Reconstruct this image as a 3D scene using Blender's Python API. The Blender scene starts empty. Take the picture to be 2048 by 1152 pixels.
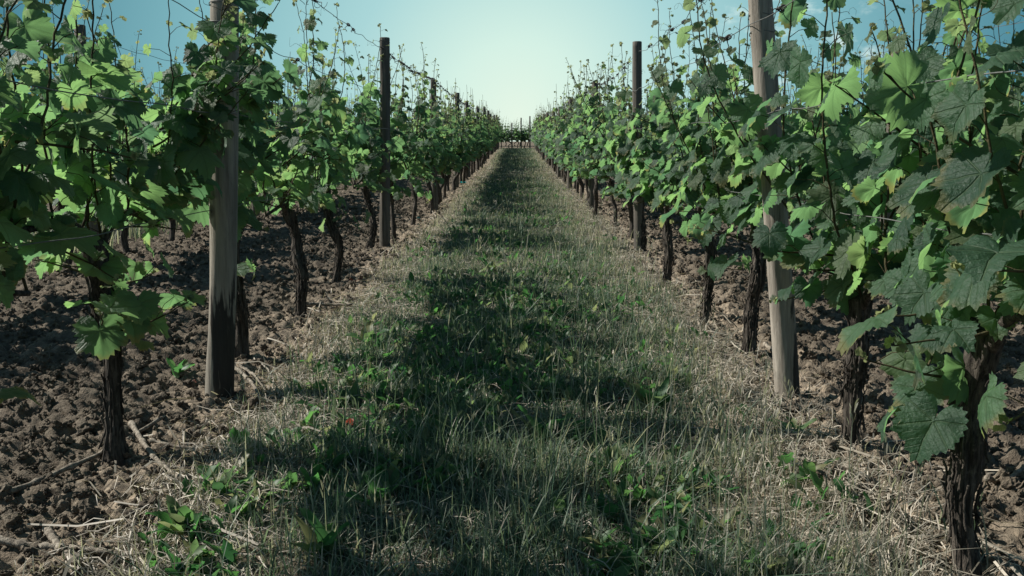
import bpy, math
import numpy as np

# ------------------------------------------------------------------ camera, sky, sun, exposure
SC = bpy.context.scene
COL = SC.collection
R = math.radians
F_PX = 1900.0                     # focal length in pixels of the 2048 px wide photograph
CAM = np.array((0.0, 0.0, 1.0))
PITCH, YAW = math.atan(301 / F_PX), math.atan(11 / F_PX)
cd = bpy.data.cameras.new('camera')
cd.sensor_width = 36.0
cd.lens = F_PX / 2048 * 36.0
cd.clip_start, cd.clip_end = 0.05, 9000.0
cam = bpy.data.objects.new('camera', cd)
cam.location = CAM
cam.rotation_euler = (R(90) - PITCH, 0, YAW)
COL.objects.link(cam)
SC.camera = cam

SUN_EL, SUN_AZ = R(38), R(-75)    # azimuth from +Y towards +X: the sun stands to the left of the rows
world = bpy.data.worlds.new('World')
SC.world = world
world.use_nodes = True
wt = world.node_tree
wn, wl = wt.nodes, wt.links
bg = wn['Background']
sky = wn.new('ShaderNodeTexSky')
sky.sky_type = 'NISHITA'
sky.sun_disc = False
sky.sun_elevation = SUN_EL
sky.sun_rotation = SUN_AZ
sky.air_density, sky.dust_density, sky.ozone_density = 1.0, 1.0, 2.0
tc = wn.new('ShaderNodeTexCoord')
nrm = wn.new('ShaderNodeVectorMath'); nrm.operation = 'NORMALIZE'
wl.new(tc.outputs['Generated'], nrm.inputs[0])
# the pale air low over the hill ahead, deepening to teal higher up and to the sides
dot = wn.new('ShaderNodeVectorMath'); dot.operation = 'DOT_PRODUCT'
dot.inputs[1].default_value = (0.0, 0.9998, 0.02)
wl.new(nrm.outputs[0], dot.inputs[0])
ac = wn.new('ShaderNodeMath'); ac.operation = 'ARCCOSINE'
wl.new(dot.outputs['Value'], ac.inputs[0])
ramp = wn.new('ShaderNodeValToRGB')
mr = wn.new('ShaderNodeMapRange')
mr.inputs['From Max'].default_value = 0.75
wl.new(ac.outputs[0], mr.inputs['Value'])
wl.new(mr.outputs[0], ramp.inputs[0])
SKY_STOPS = [(0.0, (0.58, 0.68, 0.58, 1)), (0.10, (0.49, 0.645, 0.575, 1)), (0.24, (0.295, 0.495, 0.505, 1)),
             (0.42, (0.165, 0.355, 0.395, 1)), (0.66, (0.050, 0.170, 0.225, 1)), (1.0, (0.014, 0.058, 0.088, 1))]
el = ramp.color_ramp.elements
while len(el) < len(SKY_STOPS):
    el.new(0.5)
for e, (p, c) in zip(el, SKY_STOPS):
    e.position, e.color = p, c
# thin cloud wisps low on the sunny row's side
cn = wn.new('ShaderNodeTexNoise')
cn.inputs['Scale'].default_value = 26.0
cn.inputs['Detail'].default_value = 5.0
cn.inputs['Roughness'].default_value = 0.6
cmap = wn.new('ShaderNodeMapping'); cmap.inputs['Scale'].default_value = (1.0, 1.0, 1.9)
wl.new(nrm.outputs[0], cmap.inputs[0]); wl.new(cmap.outputs[0], cn.inputs['Vector'])
cdot = wn.new('ShaderNodeVectorMath'); cdot.operation = 'DOT_PRODUCT'
_c = np.array((0.285, 1.0, 0.075)); _c /= np.linalg.norm(_c)
cdot.inputs[1].default_value = tuple(_c)
wl.new(nrm.outputs[0], cdot.inputs[0])
cm = wn.new('ShaderNodeMapRange'); cm.interpolation_type = 'SMOOTHSTEP'
cm.inputs['From Min'].default_value = math.cos(0.13); cm.inputs['From Max'].default_value = math.cos(0.02)
wl.new(cdot.outputs['Value'], cm.inputs['Value'])
cr = wn.new('ShaderNodeMapRange'); cr.interpolation_type = 'SMOOTHSTEP'
cr.inputs['From Min'].default_value = 0.50; cr.inputs['From Max'].default_value = 0.85
wl.new(cn.outputs[0], cr.inputs['Value'])
cmul = wn.new('ShaderNodeMath'); cmul.operation = 'MULTIPLY'
wl.new(cm.outputs[0], cmul.inputs[0]); wl.new(cr.outputs[0], cmul.inputs[1])
cmix = wn.new('ShaderNodeMix'); cmix.data_type = 'RGBA'
cmix.inputs[7].default_value = (0.72, 0.80, 0.74, 1)
wl.new(cmul.outputs[0], cmix.inputs[0]); wl.new(ramp.outputs[0], cmix.inputs[6])
# the physical sky above, at its usual low strength, tinted to the photograph's teal
SKY_STRENGTH = 0.06
stint = wn.new('ShaderNodeMix'); stint.data_type = 'RGBA'; stint.blend_type = 'MULTIPLY'
stint.inputs[0].default_value = 1.0
stint.inputs[7].default_value = (0.72, 1.0, 0.95, 1)
wl.new(sky.outputs[0], stint.inputs[6])
low = wn.new('ShaderNodeMix'); low.data_type = 'RGBA'; low.blend_type = 'MULTIPLY'
low.inputs[0].default_value = 1.0
k = 0.90 / SKY_STRENGTH
low.inputs[7].default_value = (k, k, k, 1)
low.clamp_result = False
wl.new(cmix.outputs[2], low.inputs[6])
fmix = wn.new('ShaderNodeMix'); fmix.data_type = 'RGBA'
fr = wn.new('ShaderNodeMapRange'); fr.interpolation_type = 'SMOOTHSTEP'
fr.inputs['From Min'].default_value = 0.55; fr.inputs['From Max'].default_value = 1.0
wl.new(ac.outputs[0], fr.inputs['Value'])
wl.new(fr.outputs[0], fmix.inputs[0])
wl.new(low.outputs[2], fmix.inputs[6]); wl.new(stint.outputs[2], fmix.inputs[7])
wl.new(fmix.outputs[2], bg.inputs['Color'])
bg.inputs['Strength'].default_value = SKY_STRENGTH

sd = bpy.data.lights.new('sun', 'SUN')
sd.energy = 5.0
sd.angle = R(0.5)
sd.color = (1.0, 0.965, 0.88)
sun = bpy.data.objects.new('sun', sd)
_d = np.array((math.sin(SUN_AZ) * math.cos(SUN_EL), math.cos(SUN_AZ) * math.cos(SUN_EL), math.sin(SUN_EL)))
from mathutils import Vector
sun.rotation_euler = Vector(_d).to_track_quat('Z', 'Y').to_euler()
sun.location = (-20, 5, 25)
COL.objects.link(sun)
SUN_DIR = _d
vs = SC.view_settings
vs.view_transform = 'Standard'; vs.look = 'None'; vs.exposure = 0.60; vs.gamma = 1.0
SC.cycles.max_bounces = 8
SC.cycles.transmission_bounces = 6
SC.cycles.diffuse_bounces = 4

# ------------------------------------------------------------------ noise
def _hash(ix, iy, iz, seed):
    with np.errstate(over='ignore'):
        h = (ix.astype(np.uint32) * np.uint32(374761393) + iy.astype(np.uint32) * np.uint32(668265263)
             + iz.astype(np.uint32) * np.uint32(2147483647) + np.uint32(seed * 144269 + 7))
        h = (h ^ (h >> np.uint32(13))) * np.uint32(1274126177)
        h = (h ^ (h >> np.uint32(16))) * np.uint32(2246822519)
        h = h ^ (h >> np.uint32(15))
    return h.astype(np.float64) / 4294967295.0

def vnoise(x, y, z=0.0, seed=0):
    x, y, z = np.broadcast_arrays(np.asarray(x, float), np.asarray(y, float), np.asarray(z, float))
    fx, fy, fz = np.floor(x), np.floor(y), np.floor(z)
    ix, iy, iz = (a.astype(np.int64) & 0xffffffff for a in (fx, fy, fz))
    tx, ty, tz = x - fx, y - fy, z - fz
    tx, ty, tz = (t * t * (3 - 2 * t) for t in (tx, ty, tz))
    out = 0.0
    for a in (0, 1):
        for b in (0, 1):
            for c in (0, 1):
                w = (tx if a else 1 - tx) * (ty if b else 1 - ty) * (tz if c else 1 - tz)
                out = out + w * _hash(ix + a, iy + b, iz + c, seed)
    return out

def fbm(x, y, z=0.0, seed=0, octs=4):
    s, a, t = 0.0, 0.5, 0.0
    for i in range(octs):
        s = s + a * vnoise(np.asarray(x) * 2 ** i, np.asarray(y) * 2 ** i, np.asarray(z) * 2 ** i, seed + i)
        t += a
        a *= 0.5
    return s / t

def domes(x, y, size, seed):
    """Heights of packed round clods: each lattice cell holds one lump of random place, radius and height."""
    gx, gy = x / size, y / size
    cx, cy = np.floor(gx), np.floor(gy)
    out = np.zeros_like(gx)
    for a in (-1, 0, 1):
        for b in (-1, 0, 1):
            ix, iy = (cx + a).astype(np.int64) & 0xffffffff, (cy + b).astype(np.int64) & 0xffffffff
            zz = np.zeros_like(ix)
            px, py = cx + a + _hash(ix, iy, zz, seed), cy + b + _hash(ix, iy, zz, seed + 1)
            r = 0.35 + 0.55 * _hash(ix, iy, zz, seed + 2)
            st = 0.7 + 0.6 * _hash(ix, iy, zz, seed + 3)
            d2 = (((gx - px) * st) ** 2 + ((gy - py) / st) ** 2) / r ** 2
            out = np.maximum(out, r * np.sqrt(np.maximum(0, 1 - d2)))
    return out * size

def sstep(a, b, x):
    t = np.clip((np.asarray(x, float) - a) / (b - a), 0, 1)
    return t * t * (3 - 2 * t)

# ------------------------------------------------------------------ terrain
def terrain(y):
    y = np.asarray(y, float)
    z = 0.31 * sstep(18, 58, y) + 0.40 * sstep(57, 70, y)
    return z - 0.03 * np.maximum(0, y - 70) * sstep(70, 90, y)

def strip(x, y):
    """1 on the grassed alley, 0 on the tilled soil."""
    w = 0.22 * (fbm(x * 1.3, y * 1.3, 0, 31) - 0.5) + 0.16 * (fbm(x * 6, y * 6, 0, 37, 3) - 0.5)
    near = 0.10 * (1 - sstep(2.2, 5.5, y))
    return sstep(0.14, -0.14, np.abs(x + 0.02) - (0.93 - near) + w)

def ground_h(x, y):
    x, y = np.asarray(x, float), np.asarray(y, float)
    x, y = np.broadcast_arrays(x, y)
    g = strip(x, y)
    wx = x + 0.05 * (vnoise(x * 9, y * 9, 0, 3) - 0.5)
    wy = y + 0.05 * (vnoise(x * 9, y * 9, 0, 4) - 0.5)
    c = (0.36 * domes(wx, wy, 0.13, 50) * sstep(0.35, 0.7, vnoise(x * 2.2, y * 2.2, 0, 11))
         + 0.50 * domes(wx, wy, 0.055, 60) + 0.80 * domes(wx, wy, 0.026, 70))
    c = c * (0.75 + 0.5 * vnoise(x * 26, y * 26, 0, 13))
    rough = 0.08 * (fbm(x * 1.6, y * 1.6, 0, 21) - 0.5) + 0.045 * (fbm(x * 34, y * 34, 0, 25, 3) - 0.5) + 0.03 * (fbm(x * 11, y * 11, 0, 27, 2) - 0.5)
    soft = 0.05 * (fbm(x * 2, y * 2, 0, 41) - 0.5) + 0.02 * (fbm(x * 12, y * 12, 0, 42) - 0.5)
    fade = (1 - sstep(25, 60, y)) * (1 - sstep(6, 12, np.abs(x)))
    fade = fade * (0.45 + 0.55 * (1 - g))
    h = (1 - g) * (0.85 * c - 0.032 + rough) + g * soft
    return terrain(y) + h * np.where(y > 58, 0.3, 1.0) * (1 - sstep(25, 70, y) * 0.6) * np.where(np.abs(x) > 12, 0.2, 1.0)

# ------------------------------------------------------------------ picture ray -> world
_cy, _sy, _cp, _sp = math.cos(YAW), math.sin(YAW), math.cos(PITCH), math.sin(PITCH)
def ray(px, py):
    u, v = (px - 1024) / F_PX, (576 - py) / F_PX
    d = np.array((u, _cp + v * _sp, -_sp + v * _cp))
    return np.array((d[0] * _cy - d[1] * _sy, d[0] * _sy + d[1] * _cy, d[2]))

def ground(px, py):
    d = ray(px, py)
    t = -1.0 / d[2]
    for _ in range(8):
        p = CAM + d * t
        t = (float(terrain(p[1])) - 1.0) / d[2]
    return CAM + d * t

def at_y(px, py, y):
    d = ray(px, py)
    return CAM + d * (y / d[1])

# ------------------------------------------------------------------ mesh helpers
def mesh_data(name, V, F, mat, tint=None, uv=None, smooth=True):
    """V: (n,3); F: list of (m,3) or (m,4) index arrays."""
    V = np.asarray(V, np.float32)
    F = [f for f in F if len(f)]
    loops = np.concatenate([f.ravel() for f in F]).astype(np.int32)
    tot = np.concatenate([np.full(len(f), f.shape[1], np.int32) for f in F])
    start = np.concatenate([[0], np.cumsum(tot)[:-1]]).astype(np.int32)
    me = bpy.data.meshes.new(name)
    me.vertices.add(len(V)); me.vertices.foreach_set('co', V.ravel())
    me.loops.add(len(loops)); me.loops.foreach_set('vertex_index', loops)
    me.polygons.add(len(tot)); me.polygons.foreach_set('loop_start', start)
    me.polygons.foreach_set('loop_total', tot)
    me.polygons.foreach_set('use_smooth', np.full(len(tot), smooth, bool))
    me.update(calc_edges=True)
    if tint is not None:
        a = me.attributes.new('tint', 'FLOAT_VECTOR', 'POINT')
        a.data.foreach_set('vector', np.asarray(tint, np.float32).ravel())
    if uv is not None:
        u = me.uv_layers.new(name='leaf')
        u.data.foreach_set('uv', np.asarray(uv, np.float32)[loops].ravel())
    me.materials.append(mat)
    return me

def obj(name, me, parent=None, loc=(0, 0, 0)):
    o = bpy.data.objects.new(name, me)
    o.location = loc
    COL.objects.link(o)
    if parent is not None:
        o.parent = parent
    return o

def tag(o, label=None, cat=None, group=None, kind=None):
    for k_, v in (('label', label), ('category', cat), ('group', group), ('kind', kind)):
        if v:
            o[k_] = v
    return o

def empty(name, loc):
    return obj(name, None, None, loc)

class MB:
    def __init__(self):
        self.V, self.F, self.T, self.U, self.n = [], [], [], [], 0
    def add(self, V, F, T=None, U=None):
        self.V.append(np.asarray(V, float))
        for f in F:
            self.F.append(np.asarray(f) + self.n)
        if T is not None: self.T.append(T)
        if U is not None: self.U.append(U)
        self.n += len(V)
    def data(self, name, mat, smooth=True):
        return mesh_data(name, np.concatenate(self.V), self.F, mat,
                         np.concatenate(self.T) if self.T else None,
                         np.concatenate(self.U) if self.U else None, smooth)

def spline(P, n):
    """Catmull-Rom through P, n samples."""
    P = np.asarray(P, float)
    Q = np.vstack([2 * P[0] - P[1], P, 2 * P[-1] - P[-2]])
    t = np.linspace(0, len(P) - 1 - 1e-9, n)
    i = t.astype(int); f = (t - i)[:, None]
    a, b, c, d = Q[i], Q[i + 1], Q[i + 2], Q[i + 3]
    return 0.5 * (2 * b + (c - a) * f + (2 * a - 5 * b + 4 * c - d) * f ** 2 + (3 * b - a - 3 * c + d) * f ** 3)

def frames(P):
    T = np.gradient(P, axis=0)
    T /= np.linalg.norm(T, axis=1)[:, None] + 1e-12
    ref = np.array((0.0, 0.0, 1.0)) if abs(T[:, 2]).mean() < 0.75 else np.array((0.0, 1.0, 0.0))
    A = np.cross(ref, T); A /= np.linalg.norm(A, axis=1)[:, None] + 1e-9
    return T, A, np.cross(T, A)

def tube(P, rad, ns=6, disp=None, cap=True):
    """Tube round the polyline P; disp: optional (len(P), ns) radial factors."""
    P = np.asarray(P, float)
    m = len(P)
    rad = np.broadcast_to(np.asarray(rad, float), (m,))
    T, A, B = frames(P)
    th = np.linspace(0, 2 * math.pi, ns, endpoint=False)
    rr = rad[:, None] * (1.0 if disp is None else disp)
    V = (P[:, None, :] + rr[..., None] * (np.cos(th)[None, :, None] * A[:, None, :] + np.sin(th)[None, :, None] * B[:, None, :]))
    V = V.reshape(-1, 3)
    i = np.arange(m - 1)[:, None] * ns; j = np.arange(ns)[None, :]; j2 = (j + 1) % ns
    q = np.stack([i + j, i + j2, i + ns + j2, i + ns + j], -1).reshape(-1, 4)
    F = [q]
    if cap:
        V = np.vstack([V, P[-1] + T[-1] * rad[-1] * 0.5, P[0] - T[0] * rad[0] * 0.3])
        e = (m - 1) * ns
        jj, jj2 = np.arange(ns), (np.arange(ns) + 1) % ns
        F.append(np.stack([e + jj, e + jj2, np.full(ns, m * ns)], -1))
        F.append(np.stack([jj2, jj, np.full(ns, m * ns + 1)], -1))
    return V, F

# ------------------------------------------------------------------ materials
def new_mat(name):
    m = bpy.data.materials.new(name); m.use_nodes = True
    nt = m.node_tree
    return m, nt, nt.nodes, nt.links, nt.nodes['Principled BSDF']

def mixc(nt, fac, a, b, blend='MIX'):
    n = nt.nodes.new('ShaderNodeMix'); n.data_type = 'RGBA'; n.blend_type = blend
    for sock, v in ((0, fac), (6, a), (7, b)):
        if isinstance(v, (int, float)): n.inputs[sock].default_value = v
        elif isinstance(v, tuple): n.inputs[sock].default_value = v if len(v) == 4 else (*v, 1)
        else: nt.links.new(v, n.inputs[sock])
    return n.outputs[2]

def math_(nt, op, a, b=0.0, clamp=False):
    n = nt.nodes.new('ShaderNodeMath'); n.operation = op; n.use_clamp = clamp
    for s, v in ((0, a), (1, b)):
        if isinstance(v, (int, float)): n.inputs[s].default_value = v
        else: nt.links.new(v, n.inputs[s])
    return n.outputs[0]

def maprange(nt, v, a, b, c=0.0, d=1.0, smooth=True):
    n = nt.nodes.new('ShaderNodeMapRange')
    if smooth: n.interpolation_type = 'SMOOTHSTEP'
    nt.links.new(v, n.inputs['Value'])
    for s, x in (('From Min', a), ('From Max', b), ('To Min', c), ('To Max', d)):
        n.inputs[s].default_value = x
    return n.outputs[0]

def noise(nt, coord, scale, detail=4, rough=0.6, mscale=None):
    n = nt.nodes.new('ShaderNodeTexNoise')
    n.inputs['Scale'].default_value = scale; n.inputs['Detail'].default_value = detail
    n.inputs['Roughness'].default_value = rough
    if mscale:
        mp = nt.nodes.new('ShaderNodeMapping'); mp.inputs['Scale'].default_value = mscale
        nt.links.new(coord, mp.inputs[0]); coord = mp.outputs[0]
    nt.links.new(coord, n.inputs['Vector'])
    return n.outputs[0]

def objco(nt):
    return nt.nodes.new('ShaderNodeTexCoord').outputs['Object']

def bump(nt, h, strength, dist, bsdf):
    b = nt.nodes.new('ShaderNodeBump'); b.inputs['Strength'].default_value = strength; b.inputs['Distance'].default_value = dist
    nt.links.new(h, b.inputs['Height']); nt.links.new(b.outputs[0], bsdf.inputs['Normal'])
    return b

def soil_material():
    m, nt, n, l, b = new_mat('tilled_soil')
    co = objco(nt)
    big = noise(nt, co, 1.1, 3); mid = noise(nt, co, 14, 5); fine = noise(nt, co, 95, 4, 0.7)
    c = mixc(nt, maprange(nt, mid, 0.3, 0.72), (0.064, 0.050, 0.038), (0.182, 0.148, 0.112))
    c = mixc(nt, math_(nt, 'MULTIPLY', maprange(nt, big, 0.35, 0.7), 0.4), c, (0.125, 0.102, 0.078))
    c = mixc(nt, maprange(nt, fine, 0.55, 0.78), c, (0.28, 0.24, 0.19))
    at = n.new('ShaderNodeAttribute'); at.attribute_name = 'tint'
    sep = n.new('ShaderNodeSeparateXYZ'); l.new(at.outputs['Vector'], sep.inputs[0])
    # straw litter lying on the alley and along its edges
    th = mixc(nt, maprange(nt, mid, 0.35, 0.7), (0.045, 0.040, 0.028), (0.13, 0.11, 0.08))
    c = mixc(nt, sep.outputs[0], c, th)
    straw = math_(nt, 'MULTIPLY', sep.outputs[1], maprange(nt, noise(nt, co, 40, 4, 0.7), 0.42, 0.60))
    c = mixc(nt, straw, c, (0.34, 0.27, 0.20))
    # the far field beyond the vines
    c = mixc(nt, sep.outputs[2], c, (0.15, 0.12, 0.09))
    l.new(c, b.inputs['Base Color'])
    b.inputs['Roughness'].default_value = 0.95; b.inputs['Specular IOR Level'].default_value = 0.15
    hh = math_(nt, 'ADD', math_(nt, 'MULTIPLY', noise(nt, co, 60, 5, 0.65), 0.7), math_(nt, 'MULTIPLY', noise(nt, co, 190, 3), 0.3))
    bump(nt, hh, 1.0, 0.02, b)
    return m

def leaf_material(name, dark, light, young, trans, under, gloss=0.42, fac=0.48, veins=True):
    m, nt, n, l, b = new_mat(name)
    at = n.new('ShaderNodeAttribute'); at.attribute_name = 'tint'
    sep = n.new('ShaderNodeSeparateXYZ'); l.new(at.outputs['Vector'], sep.inputs[0])
    c = mixc(nt, sep.outputs[0], dark, light)
    t = mixc(nt, sep.outputs[0], (trans[0] * .48, trans[1] * .56, trans[2] * .72), (trans[0] * 1.45, trans[1] * 1.28, trans[2] * 1.05))
    c = mixc(nt, sep.outputs[1], c, young)
    t = mixc(nt, sep.outputs[1], t, tuple(x * 2.6 for x in young))
    geo = n.new('ShaderNodeNewGeometry')
    c = mixc(nt, math_(nt, 'MULTIPLY', geo.outputs['Backfacing'], 0.8), c, under)
    h = None
    if veins:
        uvn = n.new('ShaderNodeUVMap'); uvn.uv_map = 'leaf'
        su = n.new('ShaderNodeSeparateXYZ'); l.new(uvn.outputs[0], su.inputs[0])
        ax = math_(nt, 'ABSOLUTE', su.outputs[0]); y = su.outputs[1]
        vm = None
        for deg, wd in ((0, 0.022), (52, 0.02), (106, 0.016)):
            s, cdeg = math.sin(R(deg)), math.cos(R(deg))
            # distance across the vein, only on its own side
            dd = math_(nt, 'ABSOLUTE', math_(nt, 'SUBTRACT', math_(nt, 'MULTIPLY', ax, cdeg), math_(nt, 'MULTIPLY', y, s)))
            al = math_(nt, 'ADD', math_(nt, 'MULTIPLY', ax, s), math_(nt, 'MULTIPLY', y, cdeg))
            v = math_(nt, 'MULTIPLY', maprange(nt, dd, wd * 1.6, wd * 0.3), maprange(nt, al, 0.0, 0.05))
            vm = v if vm is None else math_(nt, 'MAXIMUM', vm, v)
        # side veins: stripes slanting off the midrib
        ww = math_(nt, 'SINE', math_(nt, 'MULTIPLY', math_(nt, 'SUBTRACT', y, math_(nt, 'MULTIPLY', ax, 0.75)), 34.0))
        sv = math_(nt, 'MULTIPLY', maprange(nt, ww, 0.86, 1.0), 0.35)
        vt = math_(nt, 'MAXIMUM', vm, sv)
        c = mixc(nt, math_(nt, 'MULTIPLY', vt, 0.30), c, (0.13, 0.18, 0.09))
        t = mixc(nt, math_(nt, 'MULTIPLY', vt, 0.45), t, tuple(x * 0.55 for x in trans))
        co = objco(nt)
        h = math_(nt, 'SUBTRACT', math_(nt, 'MULTIPLY', noise(nt, co, 75, 4, 0.6), 1.6), vt)
        bump(nt, h, 0.7, 0.006, b)
        lr = math_(nt, 'SQRT', math_(nt, 'ADD', math_(nt, 'MULTIPLY', ax, ax), math_(nt, 'MULTIPLY', y, y)))
        rim = math_(nt, 'MULTIPLY', maprange(nt, math_(nt, 'ADD', lr, math_(nt, 'MULTIPLY', noise(nt, co, 40, 3), 0.4)), 0.85, 1.1), maprange(nt, sep.outputs[2], 0.6, 0.95, 0.0, 0.75))
        c = mixc(nt, rim, c, (0.17, 0.145, 0.06)); t = mixc(nt, rim, t, (0.42, 0.36, 0.11))
        blot = noise(nt, co, 26, 3)
        c = mixc(nt, math_(nt, 'MULTIPLY', maprange(nt, blot, 0.4, 0.75), 0.35), c, dark)
    l.new(c, b.inputs['Base Color'])
    b.inputs['Roughness'].default_value = gloss; b.inputs['Specular IOR Level'].default_value = 0.3
    tr = n.new('ShaderNodeBsdfTranslucent'); l.new(t, tr.inputs['Color'])
    ms = n.new('ShaderNodeMixShader'); ms.inputs[0].default_value = fac
    l.new(b.outputs[0], ms.inputs[1]); l.new(tr.outputs[0], ms.inputs[2])
    l.new(ms.outputs[0], n['Material Output'].inputs['Surface'])
    return m

def blade_material(name, green, dry, fac=0.35):
    m, nt, n, l, b = new_mat(name)
    at = n.new('ShaderNodeAttribute'); at.attribute_name = 'tint'
    sep = n.new('ShaderNodeSeparateXYZ'); l.new(at.outputs['Vector'], sep.inputs[0])
    g = mixc(nt, sep.outputs[1], green[0], green[1])
    d = mixc(nt, sep.outputs[1], dry[0], dry[1])
    c = mixc(nt, sep.outputs[0], g, d)
    l.new(c, b.inputs['Base Color'])
    b.inputs['Roughness'].default_value = 0.55; b.inputs['Specular IOR Level'].default_value = 0.3
    tr = n.new('ShaderNodeBsdfTranslucent'); l.new(mixc(nt, 1.0, c, (1.6, 1.7, 1.2, 1), 'MULTIPLY'), tr.inputs['Color'])
    ms = n.new('ShaderNodeMixShader'); ms.inputs[0].default_value = fac
    l.new(b.outputs[0], ms.inputs[1]); l.new(tr.outputs[0], ms.inputs[2])
    l.new(ms.outputs[0], n['Material Output'].inputs['Surface'])
    return m

def bark_material(name='vine_bark', a=(0.018, 0.015, 0.013), c2=(0.115, 0.096, 0.080), sc=(26, 26, 3.2)):
    m, nt, n, l, b = new_mat(name)
    co = objco(nt)
    s = noise(nt, co, 3.0, 6, 0.7, sc); f = noise(nt, co, 60, 4)
    c = mixc(nt, maprange(nt, s, 0.36, 0.68), a, c2)
    c = mixc(nt, math_(nt, 'MULTIPLY', maprange(nt, f, 0.55, 0.75), 0.5), c, tuple(x * 1.6 for x in c2))
    l.new(c, b.inputs['Base Color'])
    b.inputs['Roughness'].default_value = 0.9; b.inputs['Specular IOR Level'].default_value = 0.2
    bump(nt, s, 1.0, 0.012, b)
    return m

def post_material(name, pale, dark, stain_side=None, stain_top=0.5, knots=(), lean=0.0):
    m, nt, n, l, b = new_mat(name)
    co = objco(nt)
    g = noise(nt, co, 1.0, 6, 0.7, (34, 34, 1.6)); big = noise(nt, co, 3, 3, 0.5, (1, 1, 0.6)); f = noise(nt, co, 1.0, 5, 0.7, (120, 120, 6))
    c = mixc(nt, maprange(nt, g, 0.3, 0.7), dark, pale)
    c = mixc(nt, math_(nt, 'MULTIPLY', maprange(nt, big, 0.4, 0.7), 0.5), c, tuple(x * 0.55 for x in pale))
    c = mixc(nt, math_(nt, 'MULTIPLY', maprange(nt, f, 0.60, 0.72), 0.8), c, (0.03, 0.026, 0.022))
    sp = n.new('ShaderNodeSeparateXYZ'); l.new(co, sp.inputs[0])
    if stain_side is not None:
        side = math_(nt, 'ADD', math_(nt, 'MULTIPLY', sp.outputs[0], stain_side[0]), math_(nt, 'MULTIPLY', sp.outputs[1], stain_side[1]))
        side = math_(nt, 'ADD', side, math_(nt, 'MULTIPLY', sp.outputs[2], lean))
        side = math_(nt, 'ADD', side, math_(nt, 'MULTIPLY', math_(nt, 'SUBTRACT', noise(nt, co, 1, 4, 0.6, (30, 30, 5)), 0.5), 0.06))
        side = maprange(nt, side, 0.026, 0.034)
        z = sp.outputs[2]
        zt = maprange(nt, math_(nt, 'ADD', z, math_(nt, 'MULTIPLY', math_(nt, 'SUBTRACT', noise(nt, co, 1, 4, 0.6, (40, 40, 2.5)), 0.5), 0.55)), stain_top, stain_top - 0.06)
        zt = math_(nt, 'MULTIPLY', zt, maprange(nt, noise(nt, co, 1, 5, 0.65, (30, 30, 4)), 0.36, 0.46))
        c = mixc(nt, math_(nt, 'MULTIPLY', math_(nt, 'MULTIPLY', side, zt), 0.9), c, (0.012, 0.011, 0.011))
    for kx, ky, kz in knots:
        ds = n.new('ShaderNodeVectorMath'); ds.operation = 'DISTANCE'
        mp = n.new('ShaderNodeMapping'); mp.inputs['Scale'].default_value = (1, 1, 0.7)
        l.new(co, mp.inputs[0]); l.new(mp.outputs[0], ds.inputs[0]); ds.inputs[1].default_value = (kx, ky, kz * 0.7)
        c = mixc(nt, maprange(nt, ds.outputs['Value'], 0.026, 0.015), c, tuple(x * 0.35 for x in pale))
        c = mixc(nt, maprange(nt, ds.outputs['Value'], 0.013, 0.008), c, (0.02, 0.017, 0.015))
    l.new(c, b.inputs['Base Color'])
    b.inputs['Roughness'].default_value = 0.85; b.inputs['Specular IOR Level'].default_value = 0.2
    bump(nt, math_(nt, 'ADD', g, math_(nt, 'MULTIPLY', f, -0.6)), 0.7, 0.006, b)
    return m

def plain(name, c, rough=0.7, metal=0.0):
    m, nt, n, l, b = new_mat(name)
    co = objco(nt)
    v = noise(nt, co, 40, 3)
    l.new(mixc(nt, maprange(nt, v, 0.3, 0.7), tuple(x * 0.6 for x in c), c), b.inputs['Base Color'])
    b.inputs['Roughness'].default_value = rough; b.inputs['Metallic'].default_value = metal
    return m

M_SOIL = soil_material()
M_LEAF = leaf_material('vine_leaf', (0.024, 0.054, 0.034), (0.056, 0.108, 0.062), (0.15, 0.155, 0.07), (0.215, 0.43, 0.165), (0.10, 0.13, 0.10), 0.5)
M_WEED = leaf_material('weed_leaf', (0.018, 0.055, 0.020), (0.035, 0.095, 0.030), (0.20, 0.17, 0.09), (0.11, 0.34, 0.09), (0.05, 0.09, 0.045), 0.5, 0.38, False)
M_REDLEAF = leaf_material('fallen_leaf', (0.14, 0.045, 0.03), (0.20, 0.075, 0.045), (0.3, 0.12, 0.05), (0.35, 0.07, 0.04), (0.22, 0.09, 0.06), 0.6, 0.3, False)
M_GRASS = blade_material('grass_blades', ((0.034, 0.074, 0.044), (0.100, 0.150, 0.100)), ((0.15, 0.135, 0.11), (0.46, 0.42, 0.355)))
M_LITTER = blade_material('straw_litter', ((0.10, 0.085, 0.06), (0.16, 0.138, 0.10)), ((0.17, 0.145, 0.115), (0.52, 0.455, 0.38)), 0.15)
M_BARK = bark_material()
M_SHOOT = bark_material('green_shoot', (0.035, 0.030, 0.016), (0.085, 0.072, 0.034), (8, 8, 8))
M_CANE = bark_material('dry_cane', (0.11, 0.09, 0.072), (0.36, 0.31, 0.25), (14, 14, 14))
M_DRY = plain('dried_tendril_fibre', (0.035, 0.030, 0.026))
M_WIRE = plain('galvanised_wire', (0.13, 0.13, 0.125), 0.6, 0.3)
M_POST = post_material('weathered_post', (0.15, 0.132, 0.112), (0.062, 0.055, 0.048))
M_POST_A = post_material('stained_post', (0.33, 0.29, 0.24), (0.13, 0.115, 0.095), (0.8, -0.5), 0.44, ((-0.018, -0.05, 0.735), (0.022, -0.05, 0.725)))
M_POST_B = post_material('peeling_post', (0.34, 0.30, 0.255), (0.14, 0.12, 0.10), (0.9, -0.55), 0.46, (), 0.06)
M_SCRAP = plain('turquoise_plastic', (0.02, 0.34, 0.34), 0.4)

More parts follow.
